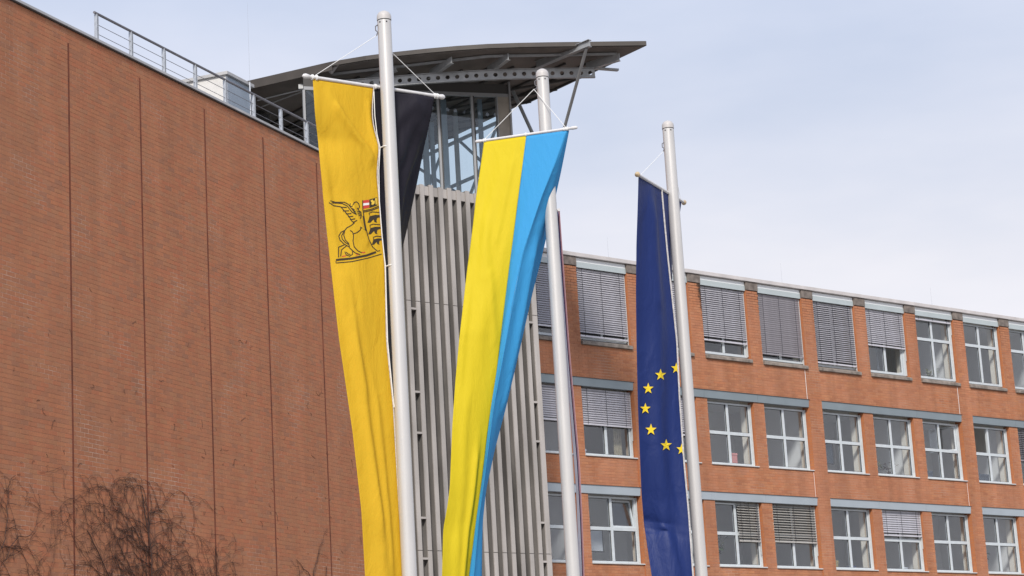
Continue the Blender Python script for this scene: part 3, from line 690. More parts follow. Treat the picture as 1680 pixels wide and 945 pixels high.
# soffit battens parallel to the right edge and purlins along the front
cdir = np.array(back) - np.array(front[-1]); cdir /= np.linalg.norm(cdir)
for px0, py0, px1, py1, z, h, m in ((545, 122, 800, 92.5, ZR - 0.07, 0.06, 'steel_grey'), (800, 92.5, 1012, 88.5, ZR - 0.07, 0.06, 'steel_grey')):
    a, b = onz(px0, py0, z), onz(px1, py1, z); strip('purlin', a, b, z - h / 2, z + h / 2, m, 0.05)
for k in range(1, 12):
    f = k / 12; a = np.array(front[0]) * (1 - f) + np.array(front[-1]) * f; a = a + np.array([-0.05, 0.9, 0]); L_ = 8.5 * (0.35 + 0.65 * (1 - f)) + 0.6
    b = a + cdir * L_
    strip('batten', a, b, ZR - 0.075, ZR - 0.022, 'steel_dark', 0.05)
for k in range(1, 9):
    d_ = 1.0 + k * 0.95; a = np.array(left_far) + np.array([2.6, d_ + 0.4, 0]); b = np.array(front[-1]) + cdir * (d_ * 1.25) - np.array([0.12, 0, 0])
    if b[0] > a[0]: strip('batten', a, b, ZR - 0.135, ZR - 0.078, 'steel_dark', 0.06)
# cantilever blades
for (x0, y0, x1, y1), h0, h1 in (((600, 134, 650, 112), .24, .05), ((705, 122, 741, 98), .24, .07), ((800, 116, 834, 92.5), .24, .07), ((962, 110, 1016, 92), .22, .10)):
    a, b = onz(x0, y0, ZR - 0.2), onz(x1, y1, ZR - 0.16); d = b - a; d[2] = 0; d /= np.linalg.norm(d); n_ = np.array([-d[1], d[0], 0]) * 0.012
    m = MB(); vs = []
    for p, hh in ((a, h0), (b, h1 + 0.10)):
        for sgn in (-1, 1):
            for zz in (ZR - 0.08 - hh, ZR - 0.08): vs.append((*Lc(np.array([p[0], p[1], 0]) + n_ * sgn)[:2], zz))
    m.add(vs, [(0, 1, 3, 2), (4, 6, 7, 5), (0, 4, 5, 1), (2, 3, 7, 6), (1, 5, 7, 3), (0, 2, 6, 4)])
    fb = MB().bar((*Lc(a)[:2], ZR - 0.08 - h0), (*Lc(b)[:2], ZR - 0.18 - h1), 0.11, 0.012)
    bo = m.build('blade', 'steel_grey', canopy); fb.build('flange', 'steel_grey', bo)
# outrigger that pokes past the edge and carries the tie rod
a, b = onz(880, 107, ZR - 0.12), onz(968, 70.5, ZR - 0.02)
bo = MB().bar(Lc(a), Lc(b), 0.02, 0.17).build('outrigger', 'steel_grey', canopy)
MB().bar(Lc(a + np.array([0, 0, .085])), Lc(b + np.array([0, 0, .085])), 0.13, 0.014).bar(Lc(a - np.array([0, 0, .085])), Lc(b - np.array([0, 0, .085])), 0.13, 0.014).build('flange', 'steel_grey', bo)
tip = onz(962, 79, ZR - 0.12); ybot = 56.4
node = at_depth(899, 308, ybot)
MB().tube([Lc(tip), Lc(node)], 0.042, 10).build('tie_rod', 'steel_grey', canopy, True)
s0 = at_depth(829, 122, 56.3); s1 = at_depth(911, 300, 56.45)
MB().tube([Lc(s0), Lc(s1)], 0.05, 10).build('strut', 'steel_grey', canopy, True)
q0 = RW.world(TU1 - 0.1, TY + 0.7, 16.0); MB().bar(Lc(node), Lc(q0), 0.12, 0.16).bar(Lc(s1), Lc(node), 0.12, 0.16).build('strut_foot', 'steel_grey', canopy)
# ring beam with round holes
zb = ZR - 0.42; bp = [onz(x, y, zb) for x, y in ((540, 142.5), (603, 137), (651, 133), (700, 129), (750, 126), (794, 123.5), (850, 121.4), (900, 120.4), (976, 119.6))]
seg = [np.linalg.norm(bp[i + 1] - bp[i]) for i in range(len(bp) - 1)]; tot = sum(seg); cum = np.concatenate([[0], np.cumsum(seg)])
def bpt(s): return np.array([np.interp(s, cum, [p[k] for p in bp]) for k in range(3)])
nh = int(tot / 0.243); m = MB(); hh = 0.125; hr = 0.056
for k in range(nh):
    s0_, s1_ = tot * k / nh, tot * (k + 1) / nh; A, B = bpt(s0_), bpt(s1_); d = (B - A); w_ = np.linalg.norm(d); d /= w_; c = (A + B) / 2; n_ = np.array([d[1], -d[0], 0]) * 0.008
    for sg in (1, -1):
        vs, N = [], 16
        for j in range(N):
            a_ = 2 * PI * j / N; ca, sa = math.cos(a_), math.sin(a_); e = 1 / max(abs(ca) / (w_ / 2), abs(sa) / hh)
            vs.append(Lc(c + d * ca * hr + np.array([0, 0, sa * hr]) + n_ * sg)); vs.append(Lc(c + d * ca * e + np.array([0, 0, sa * e]) + n_ * sg))
        m.add(vs, [(2 * j, 2 * j + 1, (2 * j + 3) % (2 * N), (2 * j + 2) % (2 * N)) for j in range(N)])
bo = m.build('ring_beam', 'steel_grey', canopy)
for z_ in (-hh, hh):
    m = MB()
    for a, b in zip(bp[:-1], bp[1:]): m.bar(Lc(a + np.array([0, 0, z_])), Lc(b + np.array([0, 0, z_])), 0.10, 0.014)
    if z_ > 0: m.bar(Lc(bp[-1] + np.array([0, 0, z_])), Lc(onz(1014, 115, zb + hh)), 0.11, 0.05)
    m.build('flange', 'steel_grey', bo)
# bracket and stays under the left corner
zz = ZR - 0.3
for (x0, y0, x1, y1), r_ in (((422, 165, 500, 146), .018), ((430, 175, 497, 150), .018), ((497, 143, 522, 165), .03)):
    MB().tube([Lc(onz(x0, y0, zz)), Lc(onz(x1, y1, zz))], r_, 8).build('stay', 'steel_grey', canopy, True)
MB().bar(Lc(onz(490, 143, zz)), Lc(onz(530, 141, zz)), 0.12, 0.12).build('corner_bracket', 'steel_grey', canopy)
k = onz(545, 108, ZR); MB().add([Lc(k + np.array([0.0, -.02, 0.06])), Lc(onz(533, 111, ZR)), Lc(onz(543, 122, ZR - 0.12)), Lc(onz(556, 106.5, ZR)), Lc(onz(545, 118, ZR - 0.12) + np.array([0, .15, 0]))], [(0, 1, 2), (0, 2, 3), (1, 4, 2), (2, 4, 3), (0, 3, 4), (0, 4, 1)]).build('corner_gusset', 'coping', canopy)

# ------------------------------------------------------------------ glazed lantern on the tower
zt = 19.25; zb0 = 16.16
gA0, gB = onz(724, 156, zt), onz(834, 160, zt)
gd = (gB - gA0); gd[2] = 0; gd /= np.linalg.norm(gd)
LN = Wall(np.array([gB[0], gB[1], 0]), math.degrees(math.atan2(gd[0], gd[1])))
lantern = thing('glass_lantern', 'glazed stairwell lantern between concrete ribs and dark canopy', 'lantern'); LN.place(lantern)
uL = LN.uv(500, 200)[0]
um1, um2 = LN.uv(722, 230)[0], LN.uv(778, 230)[0]
ums = [um1 - 1.1, um1, um2, -0.33]
xs = [uL] + [um1 - 2.1] + ums + [0.0]
for u in ums[:-1] + [um1 - 2.1]:
    MB().box(u - 0.045, u + 0.012, -0.04, 0.06, zb0, zt).build('mullion', 'mullion', lantern)
    MB().box(u + 0.018, u + 0.05, -0.03, 0.06, zb0, zt).build('mullion', 'steel_dark', lantern)
MB().box(-0.31, 0.0, -0.03, 0.22, zb0, zt).build('corner_panel', 'beige_panel', lantern); MB().box(-0.34, -0.315, -0.05, 0.1, zb0, zt).build('mullion', 'mullion', lantern)
MB().box(0.003, 0.05, -0.06, 0.24, zb0, ZR - 0.08).build('corner_post', 'mullion', lantern)
MB().box(uL, 0.0, -0.035, 0.05, zt + 0.002, zt + 0.09).build('head_rail', 'mullion', lantern)
MB().box(uL, 0.0, -0.01, 0.04, zt + 0.092, ZR - 0.14).build('head_panel', 'steel_dark', lantern)
for a, b in zip(xs[:-2], xs[1:-1]): MB().box(a + 0.051, b - 0.046, 0.01, 0.018, zb0, zt - 0.001).build('pane', 'glass_clear', lantern)
MB().box(uL - 0.03, uL + 0.03, -0.03, 0.06, zb0, zt).build('mullion', 'mullion', lantern)
# right-hand / rear glazing, parallel to the canopy's right edge
rd = (np.array(back) - np.array(front[-1]))[:2]; rd /= np.linalg.norm(rd)
B2 = LN.world(-0.02, 0.25, 0)[:2]
def rp(s, z, o=0.0): return LN.local(np.array([B2[0] + rd[0] * s + rd[1] * o, B2[1] + rd[1] * s - rd[0] * o, z]))
RL = 8.2
for k in range(8):
    s = RL * k / 7; MB().bar(rp(s, zb0), rp(s, ZR - 0.14), 0.11, 0.11).build('rear_post', 'hut_grey' if k % 2 else 'mullion', lantern)
for z_ in (17.55, 18.75): MB().bar(rp(0, z_), rp(RL, z_), 0.07, 0.08).build('rear_transom', 'hut_grey', lantern)
for k in range(7):
    s, e = RL * k / 7 + 0.06, RL * (k + 1) / 7 - 0.06
    MB().bar(rp((s + e) / 2, zb0, 0.03), rp((s + e) / 2, ZR - 0.15, 0.03), 0.008, e - s, up=(rd[0], rd[1], 0)).mesh  # spacing helper only
    MB().add([rp(s, zb0), rp(e, zb0), rp(e, ZR - 0.15), rp(s, ZR - 0.15)], [(0, 1, 2, 3)]).build('rear_pane', 'glass_clear', lantern)
for s0_, z0_, s1_, z1_ in ((0.4, 19.2, 3.0, 16.3), (1.2, 16.4, 4.6, 18.6), (3.2, 19.0, 5.6, 16.4), (0.3, 16.9, 2.6, 18.9)):
    MB().tube([rp(s0_, z0_, 0.25), rp(s1_, z1_, 0.25)], 0.045, 8).build('brace', 'hut_grey', lantern, True)
for u, y in ((um1 + 0.55, 1.5), (um1 + 0.30, 2.6), (um1 - 0.8, 1.8)): MB().box(u - 0.07, u + 0.07, y - 0.07, y + 0.07, zb0, ZR - 0.14).build('inner_column', 'hut_grey', lantern)
MB().box(uL, 0, 0.3, 5.0, zb0 - 0.03, zb0).build('floor', 'room_floor', lantern)
# plant room in the canopy's shade on the left
pr = thing('plant_room', 'dark plant room in the shade under the left end of the canopy', 'plant room'); LN.place(pr)
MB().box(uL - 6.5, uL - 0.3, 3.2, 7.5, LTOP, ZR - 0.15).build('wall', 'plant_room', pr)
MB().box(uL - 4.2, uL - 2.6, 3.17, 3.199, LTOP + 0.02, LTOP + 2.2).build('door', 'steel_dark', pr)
for dx in (-4.3, -2.58): MB().box(uL + dx, uL + dx + 0.08, 3.15, 3.199, LTOP + 0.02, LTOP + 2.28).build('door_frame', 'steel_grey', pr)
MB().box(uL - 4.22, uL - 2.58, 3.15, 3.199, LTOP + 2.21, LTOP + 2.28).build('door_frame', 'steel_grey', pr)

# ------------------------------------------------------------------ flagpoles
POLES = {}
def flagpole(key, px, py, H, r, label, hk=0.15):
    b = onz(px, py, H); t = thing('flagpole', label, 'flagpole', (b[0], b[1], 0), 'flagpoles in the forecourt'); POLES[key] = b
    MB().lathe((0, 0, 0), [(r * 1.06, 0), (r * 1.06, 2), (r, H - 0.10)], 32).build('shaft', 'pole_alu', t, True)
    MB().lathe((0, 0, H - 0.098), [(r * 1.05, 0), (r * 1.05, 0.035), (r * 1.0, 0.055), (r * 0.78, 0.078), (r * 0.4, 0.093), (r * 0.1, 0.097)], 32).build('cap', 'pole_cap', t, True)
    MB().lathe((0, 0, H - 0.106), [(r * 1.015, 0), (r * 1.015, 0.007)], 32).build('seal', 'gasket', t, True)
    MB().lathe((0, 0, 0), [(r * 2.2, 0), (r * 2.2, 0.03), (r * 1.5, 0.09)], 24).build('base_collar', 'pole_cap', t, True)
    # snap hook and pulley on the left side
    MB().tube([(-r * 0.95, -0.03, H - hk), (-r - 0.018, -0.03, H - hk - .015), (-r - 0.018, -0.03, H - hk - .055), (-r * 0.97, -0.03, H - hk - .075), (-r - 0.012, -0.03, H - hk - .11)], 0.006, 6).build('halyard_hook', 'rail_steel', t, True)
    for a in (-0.6, 0.4): MB().tube([(r * math.sin(a) * .98, -r * math.cos(a) * .98, H - 0.13), (r * math.sin(a) * 1.06, -r * math.cos(a) * 1.06, H - 0.13)], 0.008, 6).build('screw', 'gasket', t)
    return t
flagpole('a', 629.5, 18, 9.0, 0.0675, 'nearest silver flagpole carrying the golden and black flag')
flagpole('b', 889, 113, 9.0, 0.066, 'middle silver flagpole carrying the yellow and light blue flag', 0.13)
flagpole('c', 1095, 198, 9.0, 0.0665, 'rightmost silver flagpole carrying the navy flag with yellow stars', 0.27)
# a lower pole standing further back, straight behind the middle one
pb = POLES['b']; dirb = np.array([pb[0], pb[1]]) / np.linalg.norm(pb[:2])
hp = np.array([dirb[0], dirb[1]]) * 29.0

# ------------------------------------------------------------------ banners
def smooth_edge(pts, n, y0=None, y1=None):
    pts = np.array(pts, float); t = (pts[:, 1] - pts[0, 1]) / (pts[-1, 1] - pts[0, 1]); T = np.linspace(0, 1, n)
    x = np.interp(T, t, pts[:, 0]); k = max(3, n // 24) | 1; ker = np.hanning(k + 2)[1:-1]; ker /= ker.sum()
    xp = np.concatenate([2 * x[0] - x[k // 2:0:-1], x, 2 * x[-1] - x[-2:-k // 2 - 1:-1]]); x = np.convolve(xp, ker, 'valid')[:n]
    return np.stack([x, np.interp(T, t, pts[:, 1])], 1)
def chord(px, S, w, nearside):
    """point on the ray of px at distance w from S, on the near or far side"""
    d = ray(*px); o = CAM - S; a = d @ d; b = 2 * d @ o; c = o @ o - w * w; D = b * b - 4 * a * c
    t = (-b + (-1 if nearside else 1) * math.sqrt(max(D, 0))) / (2 * a); return CAM + d * t
class Sheet:
    """cloth between two edges, as a grid G[t,u]; nt x nu"""
    def __init__(s, A, B, nu, wr, bulge, seed, ph=0.0, pleat=0.0, pf=2.0):
        nt = len(A); U = np.linspace(0, 1, nu); s.G = A[:, None] * (1 - U)[None, :, None] + B[:, None] * U[None, :, None]
        s.rough = (A, B); r = np.random.RandomState(seed); T = np.linspace(0, 1, nt)[:, None]
        n = np.cross(B - A, np.gradient(A, axis=0)); n /= np.linalg.norm(n, axis=1)[:, None] + 1e-9
        sg = np.sign((n * (CAM - A)).sum(1)); n = n * sg[:, None]
        h = bulge * np.sin(PI * U)[None] * (0.3 + 0.7 * np.sin(T * 5 + ph) ** 2)
        for k in range(7):
            fu, ft, p0 = r.uniform(1.5, 6), r.uniform(4, 22), r.uniform(0, 6.3); fu *= r.choice([-1, 1])
            env = np.clip(np.sin(T * r.uniform(2, 7) + r.uniform(0, 6)), 0, 1)
            h = h + wr * r.uniform(.3, 1) * env * np.sin(fu * U[None] * 2 + ft * T + p0)
        h = h + pleat * np.sin(2 * PI * pf * U[None] + 1.1 * np.sin(T * 3.0) + seed) * (0.4 + 0.6 * np.sin(T * 4.2 + seed) ** 2)
        h = h * np.clip(T * 12, 0, 1) * (0.25 + 0.75 * np.sin(PI * np.clip(U, 0.04, .96)))[None]
        s.n = n; s.G = s.G + h[:, :, None] * n[:, None, :]
        s.nt, s.nu = nt, nu
    def pinch(s, t0, u0, t1, u1, amp, width):
        """a soft fold running from (t0,u0) to (t1,u1)"""
        T, U = np.meshgrid(np.linspace(0, 1, s.nt), np.linspace(0, 1, s.nu), indexing='ij'); k = 5.0
        ax, ay, bx, by = u0, t0 * k, u1, t1 * k; L2 = (bx - ax) ** 2 + (by - ay) ** 2
        q = np.clip(((U - ax) * (bx - ax) + (T * k - ay) * (by - ay)) / L2, 0, 1); px, py = ax + q * (bx - ax), ay + q * (by - ay)
        dd = ((U - px) * (by - ay) - (T * k - py) * (bx - ax)) / math.sqrt(L2); d2 = (U - px) ** 2 + (T * k - py) ** 2
        prof = np.exp(-d2 / width ** 2) * (1 - 1.6 * dd / width) * amp * np.clip(np.sin(PI * np.clip(q, .03, .97)) * 2.5, 0, 1)
        s.G = s.G + prof[:, :, None] * s.n[:, None, :]; return s
    def at(s, u, t, lift=0.0):
        a, b = min(max(t, 0), 1) * (s.nt - 1), min(max(u, 0), 1) * (s.nu - 1); i, j = min(int(a), s.nt - 2), min(int(b), s.nu - 2); a -= i; b -= j
        p = (s.G[i, j] * (1 - a) + s.G[i + 1, j] * a) * (1 - b) + (s.G[i, j + 1] * (1 - a) + s.G[i + 1, j + 1] * a) * b
        v = CAM - p; return p + v / np.linalg.norm(v) * lift
    def find(s, px, py):
        if not hasattr(s, 'P2'):
            d = s.G - CAM; z = d @ FW; s.P2 = np.stack([CX + F_PX * (d @ RT) / z, CY - F_PX * (d @ UP) / z], -1)
        u, t = 0.5, (py - s.P2[0, 0, 1]) / (s.P2[-1, 0, 1] - s.P2[0, 0, 1])
        for _ in range(14):
            a = min(max(t, 0), 1) * (s.nt - 1); i = min(int(a), s.nt - 2); a -= i
            row = s.P2[i] * (1 - a) + s.P2[i + 1] * a
            xs_ = row[:, 0]; u = (px - xs_[0]) / (xs_[-1] - xs_[0])
            if 0 <= u <= 1: u = float(np.interp(px, xs_, np.linspace(0, 1, s.nu)))
            yy = np.interp(min(max(u, 0), 1), np.linspace(0, 1, s.nu), row[:, 1]); t += (py - yy) / (s.P2[-1, 0, 1] - s.P2[0, 0, 1])
        return u, t
    def build(s, name, m, parent, thick=0.0022):
        vs = s.G.reshape(-1, 3); f = [(i * s.nu + j, i * s.nu + j + 1, (i + 1) * s.nu + j + 1, (i + 1) * s.nu + j) for i in range(s.nt - 1) for j in range(s.nu - 1)]
        me = bpy.data.meshes.new(name); off_ = np.array(parent.location); me.from_pydata((vs - off_).tolist(), [], f); me.update(); me.shade_smooth(); me.materials.append(MATS[m])
        o = bpy.data.objects.new(name, me); COL.objects.link(o); o.parent = parent
        so = o.modifiers.new('solid', 'SOLIDIFY'); so.thickness = thick; so.offset = 0
        return o
def loc3(parent, p): return tuple(np.asarray(p) - np.array(parent.location))
def ribbon(sheet, parent, pts, w, lift=0.004, mb=None):
    """printed stroke: pts in photo pixels laid onto the cloth"""
    q = []
    for (a, b), (c, d) in zip(pts[:-1], pts[1:]):
        n = max(1, int(math.hypot(c - a, d - b) / 3)); q += [(a + (c - a) * k / n, b + (d - b) * k / n) for k in range(n)]
    q.append(pts[-1]); m = mb or MB(); L_ = []
    for i, (x, y) in enumerate(q):
        x0, y0 = q[max(i - 1, 0)]; x1, y1 = q[min(i + 1, len(q) - 1)]; dx, dy = x1 - x0, y1 - y0; l = math.hypot(dx, dy) or 1; nx, ny = -dy / l * w / 2, dx / l * w / 2
        for sg in (1, -1):
            u, t = sheet.find(x + nx * sg, y + ny * sg); L_.append(loc3(parent, sheet.at(u, t, lift)))
    m.add(L_, [(2 * i, 2 * i + 1, 2 * i + 3, 2 * i + 2) for i in range(len(q) - 1)]); return m
def patch(sheet, parent, poly, lift=0.0035, mb=None):
    m = mb or MB(); c = np.mean(np.array(poly), 0); vs = [loc3(parent, sheet.at(*sheet.find(*c), lift))]
    for x, y in poly: vs.append(loc3(parent, sheet.at(*sheet.find(x, y), lift)))
    n = len(poly); m.add(vs, [(0, 1 + i, 1 + (i + 1) % n) for i in range(n)]); return m
def bar_z(pxL, pxR, pxm, want):
    """height of a level crossbar whose point at pxm lies at depth `want`"""
    lo, hi = 5.0, 9.5
    for _ in range(50):
        z = (lo + hi) / 2; A, B = onz(*pxL, z), onz(*pxR, z); f = (pxm[0] - pxL[0]) / (pxR[0] - pxL[0])
        k = on_line(A, B, pxm[0], z); 
        if k[1] < want: lo = z
        else: hi = z
    return z
def on_line(A, B, px, z):
    lo, hi = 0.0, 1.0
    for _ in range(40):
        m = (lo + hi) / 2
        if proj(A * (1 - m) + B * m)[0] < px: lo = m
        else: hi = m
    return A * (1 - m) + B * m
NT = 170
def crossbar(parent, A, B, r, endm, bead):
    P = lambda p: loc3(parent, p)
    MB().tube([P(A), P(B)], r, 14).build('crossbar', 'bar_white', parent, True)
    d = (B - A) / np.linalg.norm(B - A)
    for e, sg in ((A, -1), (B, 1)):
        MB().tube([P(e + d * sg * k) for k in (-0.005, 0.008, 0.02, 0.045, 0.065, 0.078)], [r * .8, r * 1.15, r * 1.3, r * bead, r * 1.2, r * .4], 12).build('finial', endm, parent, True)

# --- golden and black banner on the nearest pole
PA = POLES['a']
zA = bar_z((508, 126), (719, 158), (637, 145), PA[1] + 0.115)
A, B = onz(508, 126, zA), onz(719, 158, zA)
f1 = thing('banner', 'golden banner with winged griffin crest and black half, hung behind nearest pole', 'flag', (PA[0], PA[1] + 0.1, 3.0), 'banners on the flagpoles')
crossbar(f1, A, B, 0.0175, 'bar_white', 1.55)
S0 = on_line(A, B, 613, zA); wA = np.linalg.norm(S0 - onz(513, 127, zA)); wB = np.linalg.norm(S0 - onz(712, 157, zA))
spine_px = smooth_edge([(613, 143), (610.5, 170), (610.5, 198), (616, 222), (622.5, 242), (619.5, 265), (618, 287), (621, 320), (625, 371), (631, 435), (631.6, 450), (633.7, 560), (645, 668), (648, 723), (653, 810), (658, 898), (659.5, 945), (662, 1030)], NT)
left_px = smooth_edge([(513, 128), (517, 190), (522, 231), (530, 325), (537, 389), (544.3, 450), (557, 560), (578.7, 710), (593, 837), (599, 945), (603, 1020)], NT)
S = np.array([at_depth(x, y, S0[1]) for x, y in spine_px])
LE = np.array([chord(p_, s_, wA * (1 - 0.42 * k_ / NT), True) for k_, (p_, s_) in enumerate(zip(left_px, S))])
sh = Sheet(LE, S, 44, 0.007, 0.04, 3, pleat=0.007, pf=1.6)
for a_ in ((.03, .30, .145, .98, .030, .07), (.22, .45, .30, .75, .02, .06), (.33, .25, .60, .45, .018, .10), (.45, .30, .86, .50, .022, .11), (.15, .1, .45, .2, .014, .08), (.02, .94, .13, .99, .016, .05), (.55, .65, .93, .75, .014, .09)): sh.pinch(*a_)
sh.build('golden_half', 'flag_gold', f1)
right_px = smooth_edge([(712, 160), (705, 200), (697, 241), (682.6, 307), (670, 365), (660, 407), (655, 450), (655, 520), (656, 600), (660, 700), (664, 800), (668, 945), (671, 1025)], NT)
RE = np.array([chord(p_, s_, wB, False) for p_, s_ in zip(right_px, S)])
sk = Sheet(S + np.array([0, .004, 0]), RE, 36, 0.008, 0.04, 8)
for a_ in ((.01, .95, .20, .1, .03, .12), (.01, .8, .09, .25, .025, .1), (.04, .98, .30, .35, .03, .12)): sk.pinch(*a_)
sk.build('black_half', 'flag_black', f1)
hm = MB(); hm.tube([loc3(f1, p_ + np.array([0.004, -0.012, 0])) for p_ in S[::2]], 0.006, 6); hm.build('hem', 'hem', f1, True)
rp_ = [(613.5, 150), (615, 190), (618.5, 220), (623.5, 242), (621.5, 280), (622.5, 330), (627, 390), (632.5, 436), (633.5, 480), (636, 560), (646.5, 668)]
MB().tube([loc3(f1, at_depth(x, y, S0[1] - 0.03)) for x, y in rp_], 0.0045, 6).build('halyard', 'rope_white', f1, True)
for x, y in ((624.5, 242), (633, 437), (647, 668)):
    p0 = at_depth(x, y, S0[1] - 0.03); MB().tube([loc3(f1, p0), loc3(f1, p0 + np.array([.03, -.04, 0])), loc3(f1, p0 + np.array([.06, -.05, 0.0]))], 0.006, 6).build('clip', 'rope_white', f1, True)
hook = np.array([PA[0] - 0.08, PA[1] - 0.03, 9.0 - 0.26])
MB().tube([loc3(f1, hook), loc3(f1, A + (B - A) * 0.04 + np.array([0, 0, .02]))], 0.0034, 6).build('bridle', 'rope_white', f1, True)
MB().tube([loc3(f1, np.array([PA[0] + 0.02, PA[1] + 0.085, 8.64])), loc3(f1, B - (B - A) * 0.03 + np.array([0, 0, .02]))], 0.0034, 6).build('bridle', 'rope_white', f1, True)
for k_ in (0.02, 0.05, 0.97, 0.99, 0.5): 
    c_ = A + (B - A) * k_; d_ = (B - A) / np.linalg.norm(B - A); MB().tube([loc3(f1, c_ - d_ * .008), loc3(f1, c_ + d_ * .008)], 0.027, 10).build('lashing', 'rope_white', f1, True)
# the printed crest, traced onto the cloth
Z = lambda pts: [(530 + x / 6.3, 300 + y / 6.3) for x, y in pts]
lines = [[(133, 806), (135, 828), (300, 813), (470, 776), (606, 735)], [(275, 665), (215, 630), (175, 590), (163, 550), (185, 510), (225, 490)], [(270, 640), (230, 615), (198, 580), (192, 545), (215, 505)],
    [(225, 490), (245, 465), (290, 440), (325, 412)], [(225, 490), (214, 540), (230, 590), (265, 625), (275, 672), (330, 722), (385, 742)], [(280, 490), (305, 508), (316, 545), (310, 600), (322, 660), (360, 702), (400, 722)],
    [(220, 640), (160, 665), (160, 770)], [(240, 652), (192, 690), (182, 760)], [(225, 710), (240, 745), (275, 757), (305, 738), (305, 702)], [(240, 715), (258, 735), (282, 738)],
    [(315, 525), (350, 515), (383, 488), (392, 465)], [(385, 455), (440, 492)], [(440, 495), (425, 420), (412, 340)],
    [(62, 205), (110, 235), (182, 247), (232, 302), (270, 350), (298, 395), (325, 412)], [(75, 185), (130, 200), (222, 200), (262, 222), (300, 270), (340, 318), (388, 340)], [(62, 205), (95, 206), (200, 213), (250, 238), (298, 300), (350, 330)],
    [(182, 250), (245, 254)], [(205, 290), (268, 288)], [(235, 320), (292, 316)], [(258, 350), (312, 344)], [(277, 380), (332, 370)], [(308, 410), (352, 386)],
    [(320, 204), (345, 194), (368, 214), (378, 246), (366, 270), (352, 258)], [(282, 212), (278, 236), (300, 246), (322, 205)], [(352, 258), (376, 292), (392, 300)], [(300, 262), (342, 292), (388, 304)], [(312, 282), (352, 312), (394, 324)], [(392, 300), (396, 340), (386, 372)],
    [(410, 180), (412, 275), (422, 340), (442, 462), (472, 580), (512, 662), (562, 706), (590, 700)], [(420, 288), (500, 272), (575, 240)], [(420, 302), (500, 286), (585, 252)]]
for dx, dy, k_ in ((0, 0, 1.0), (8, 126, 0.97), (44, 250, 0.84)): lines.append([(480 + dx, 335 + dy), (476 + dx, 312 + dy), (510 + dx, 300 + dy), (585 + dx * .4, 306 + dy)])
m = MB()
for l_ in lines: ribbon(sh, f1, Z(l_), 1.5, mb=m)
crest = m.build('crest', 'print_black', f1)
m = MB()
ribbon(sh, f1, Z([(133, 797), (300, 780), (450, 750), (548, 715)]), 3.4, mb=m)
for dx, dy, k_ in ((0, 0, 1.0), (8, 122, 0.95), (40, 240, 0.8)):
    L1 = [(480, 345), (540, 330), (592, 332), (592, 352), (560, 360), (552, 392), (560, 412), (532, 405), (530, 378), (508, 372), (490, 395), (488, 412), (458, 412), (466, 392), (474, 372)]
    patch(sh, f1, Z([(480 + dx + (x - 480) * k_, 345 + dy + (y - 345) * k_) for x, y in L1]), mb=m)
patch(sh, f1, Z([(478, 172), (560, 148), (562, 232), (480, 260)]), mb=m)
m.build('crest_lions', 'print_black', crest)
m = MB(); patch(sh, f1, Z([(413, 182), (474, 173), (478, 204), (414, 210)]), mb=m); patch(sh, f1, Z([(415, 236), (477, 228), (478, 256), (416, 268)]), mb=m)
for x, y in ((205, 756), (225, 752), (350, 740), (405, 718), (425, 716)): patch(sh, f1, Z([(x - 12, y + 6), (x, y - 5), (x + 12, y), (x + 10, y + 9)]), mb=m)
m.build('crest_red', 'print_red', crest)
m = MB(); patch(sh, f1, Z([(414, 211), (475, 205), (477, 227), (415, 235)]), mb=m); m.build('crest_white', 'print_white', crest)
m = MB(); patch(sh, f1, Z([(490, 185), (510, 172), (525, 190), (535, 180), (532, 212), (515, 228), (498, 222), (505, 205)]), lift=0.0055, mb=m); patch(sh, f1, Z([(538, 160), (556, 155), (556, 222), (545, 225)]), lift=0.0055, mb=m); m.build('crest_gold', 'print_gold', crest)

# --- yellow and azure banner on the middle pole
PB = POLES['b']
zB = bar_z((791, 231), (936, 210.5), (893, 217), PB[1] - 0.115)
A, B = onz(791, 231, zB), onz(936, 210.5, zB)
f2 = thing('banner', 'yellow and light blue banner hanging twisted before the middle pole', 'flag', (PB[0], PB[1] - 0.1, 3.0), 'banners on the flagpoles')
crossbar(f2, A, B, 0.0145, 'bar_white', 1.25)
S0 = on_line(A, B, 863, zB)
bd = smooth_edge([(863.4, 223), (854.5, 293), (838.2, 420), (825, 524), (813.8, 620), (801, 700), (789.5, 798), (780.4, 866), (770, 945), (760, 1020)], NT)
le = smooth_edge([(794, 233), (787.5, 280), (780, 330), (775, 377), (766, 445), (753.3, 557), (747.5, 620), (741.8, 702), (738, 800), (733.7, 832), (727, 868), (725, 945), (722, 1020)], NT)
fo = smooth_edge([(930, 214), (911, 268), (889.5, 321), (857, 416.6), (840, 500), (824, 590), (811, 660), (797, 770), (786, 850), (777, 945), (767, 1020)], NT)
ri = smooth_edge([(933.7, 214), (919.7, 286), (905.8, 349), (889.5, 420), (873.8, 481), (846, 600), (829.7, 669), (811.5, 738.6), (797.5, 804), (791.4, 855), (790.3, 945), (790, 1020)], NT)
wA = np.linalg.norm(S0 - onz(794, 230.6, zB)); wB = np.linalg.norm(S0 - onz(933, 211, zB))
tt = np.linspace(0, 1, NT)
S = np.array([at_depth(x, y, S0[1] - 0.10 * t_) for (x, y), t_ in zip(bd, tt)])
LE = np.array([at_depth(x, y, on_line(A, B, 794, zB)[1] * (1 - min(1, t_ * 2.5)) + (s_[1] - math.sqrt(max(.0, wA ** 2 - ((bx - x) * s_[1] / F_PX) ** 2)) * 0.75) * min(1, t_ * 2.5)) for (x, y), s_, t_, (bx, by) in zip(le, S, tt, bd)])
FO = np.array([at_depth(x, y, (on_line(A, B, 929, zB)[1]) * (1 - min(1, t_ * 3)) + (s_[1] - 0.10) * min(1, t_ * 3)) for (x, y), s_, t_ in zip(fo, S, tt)])
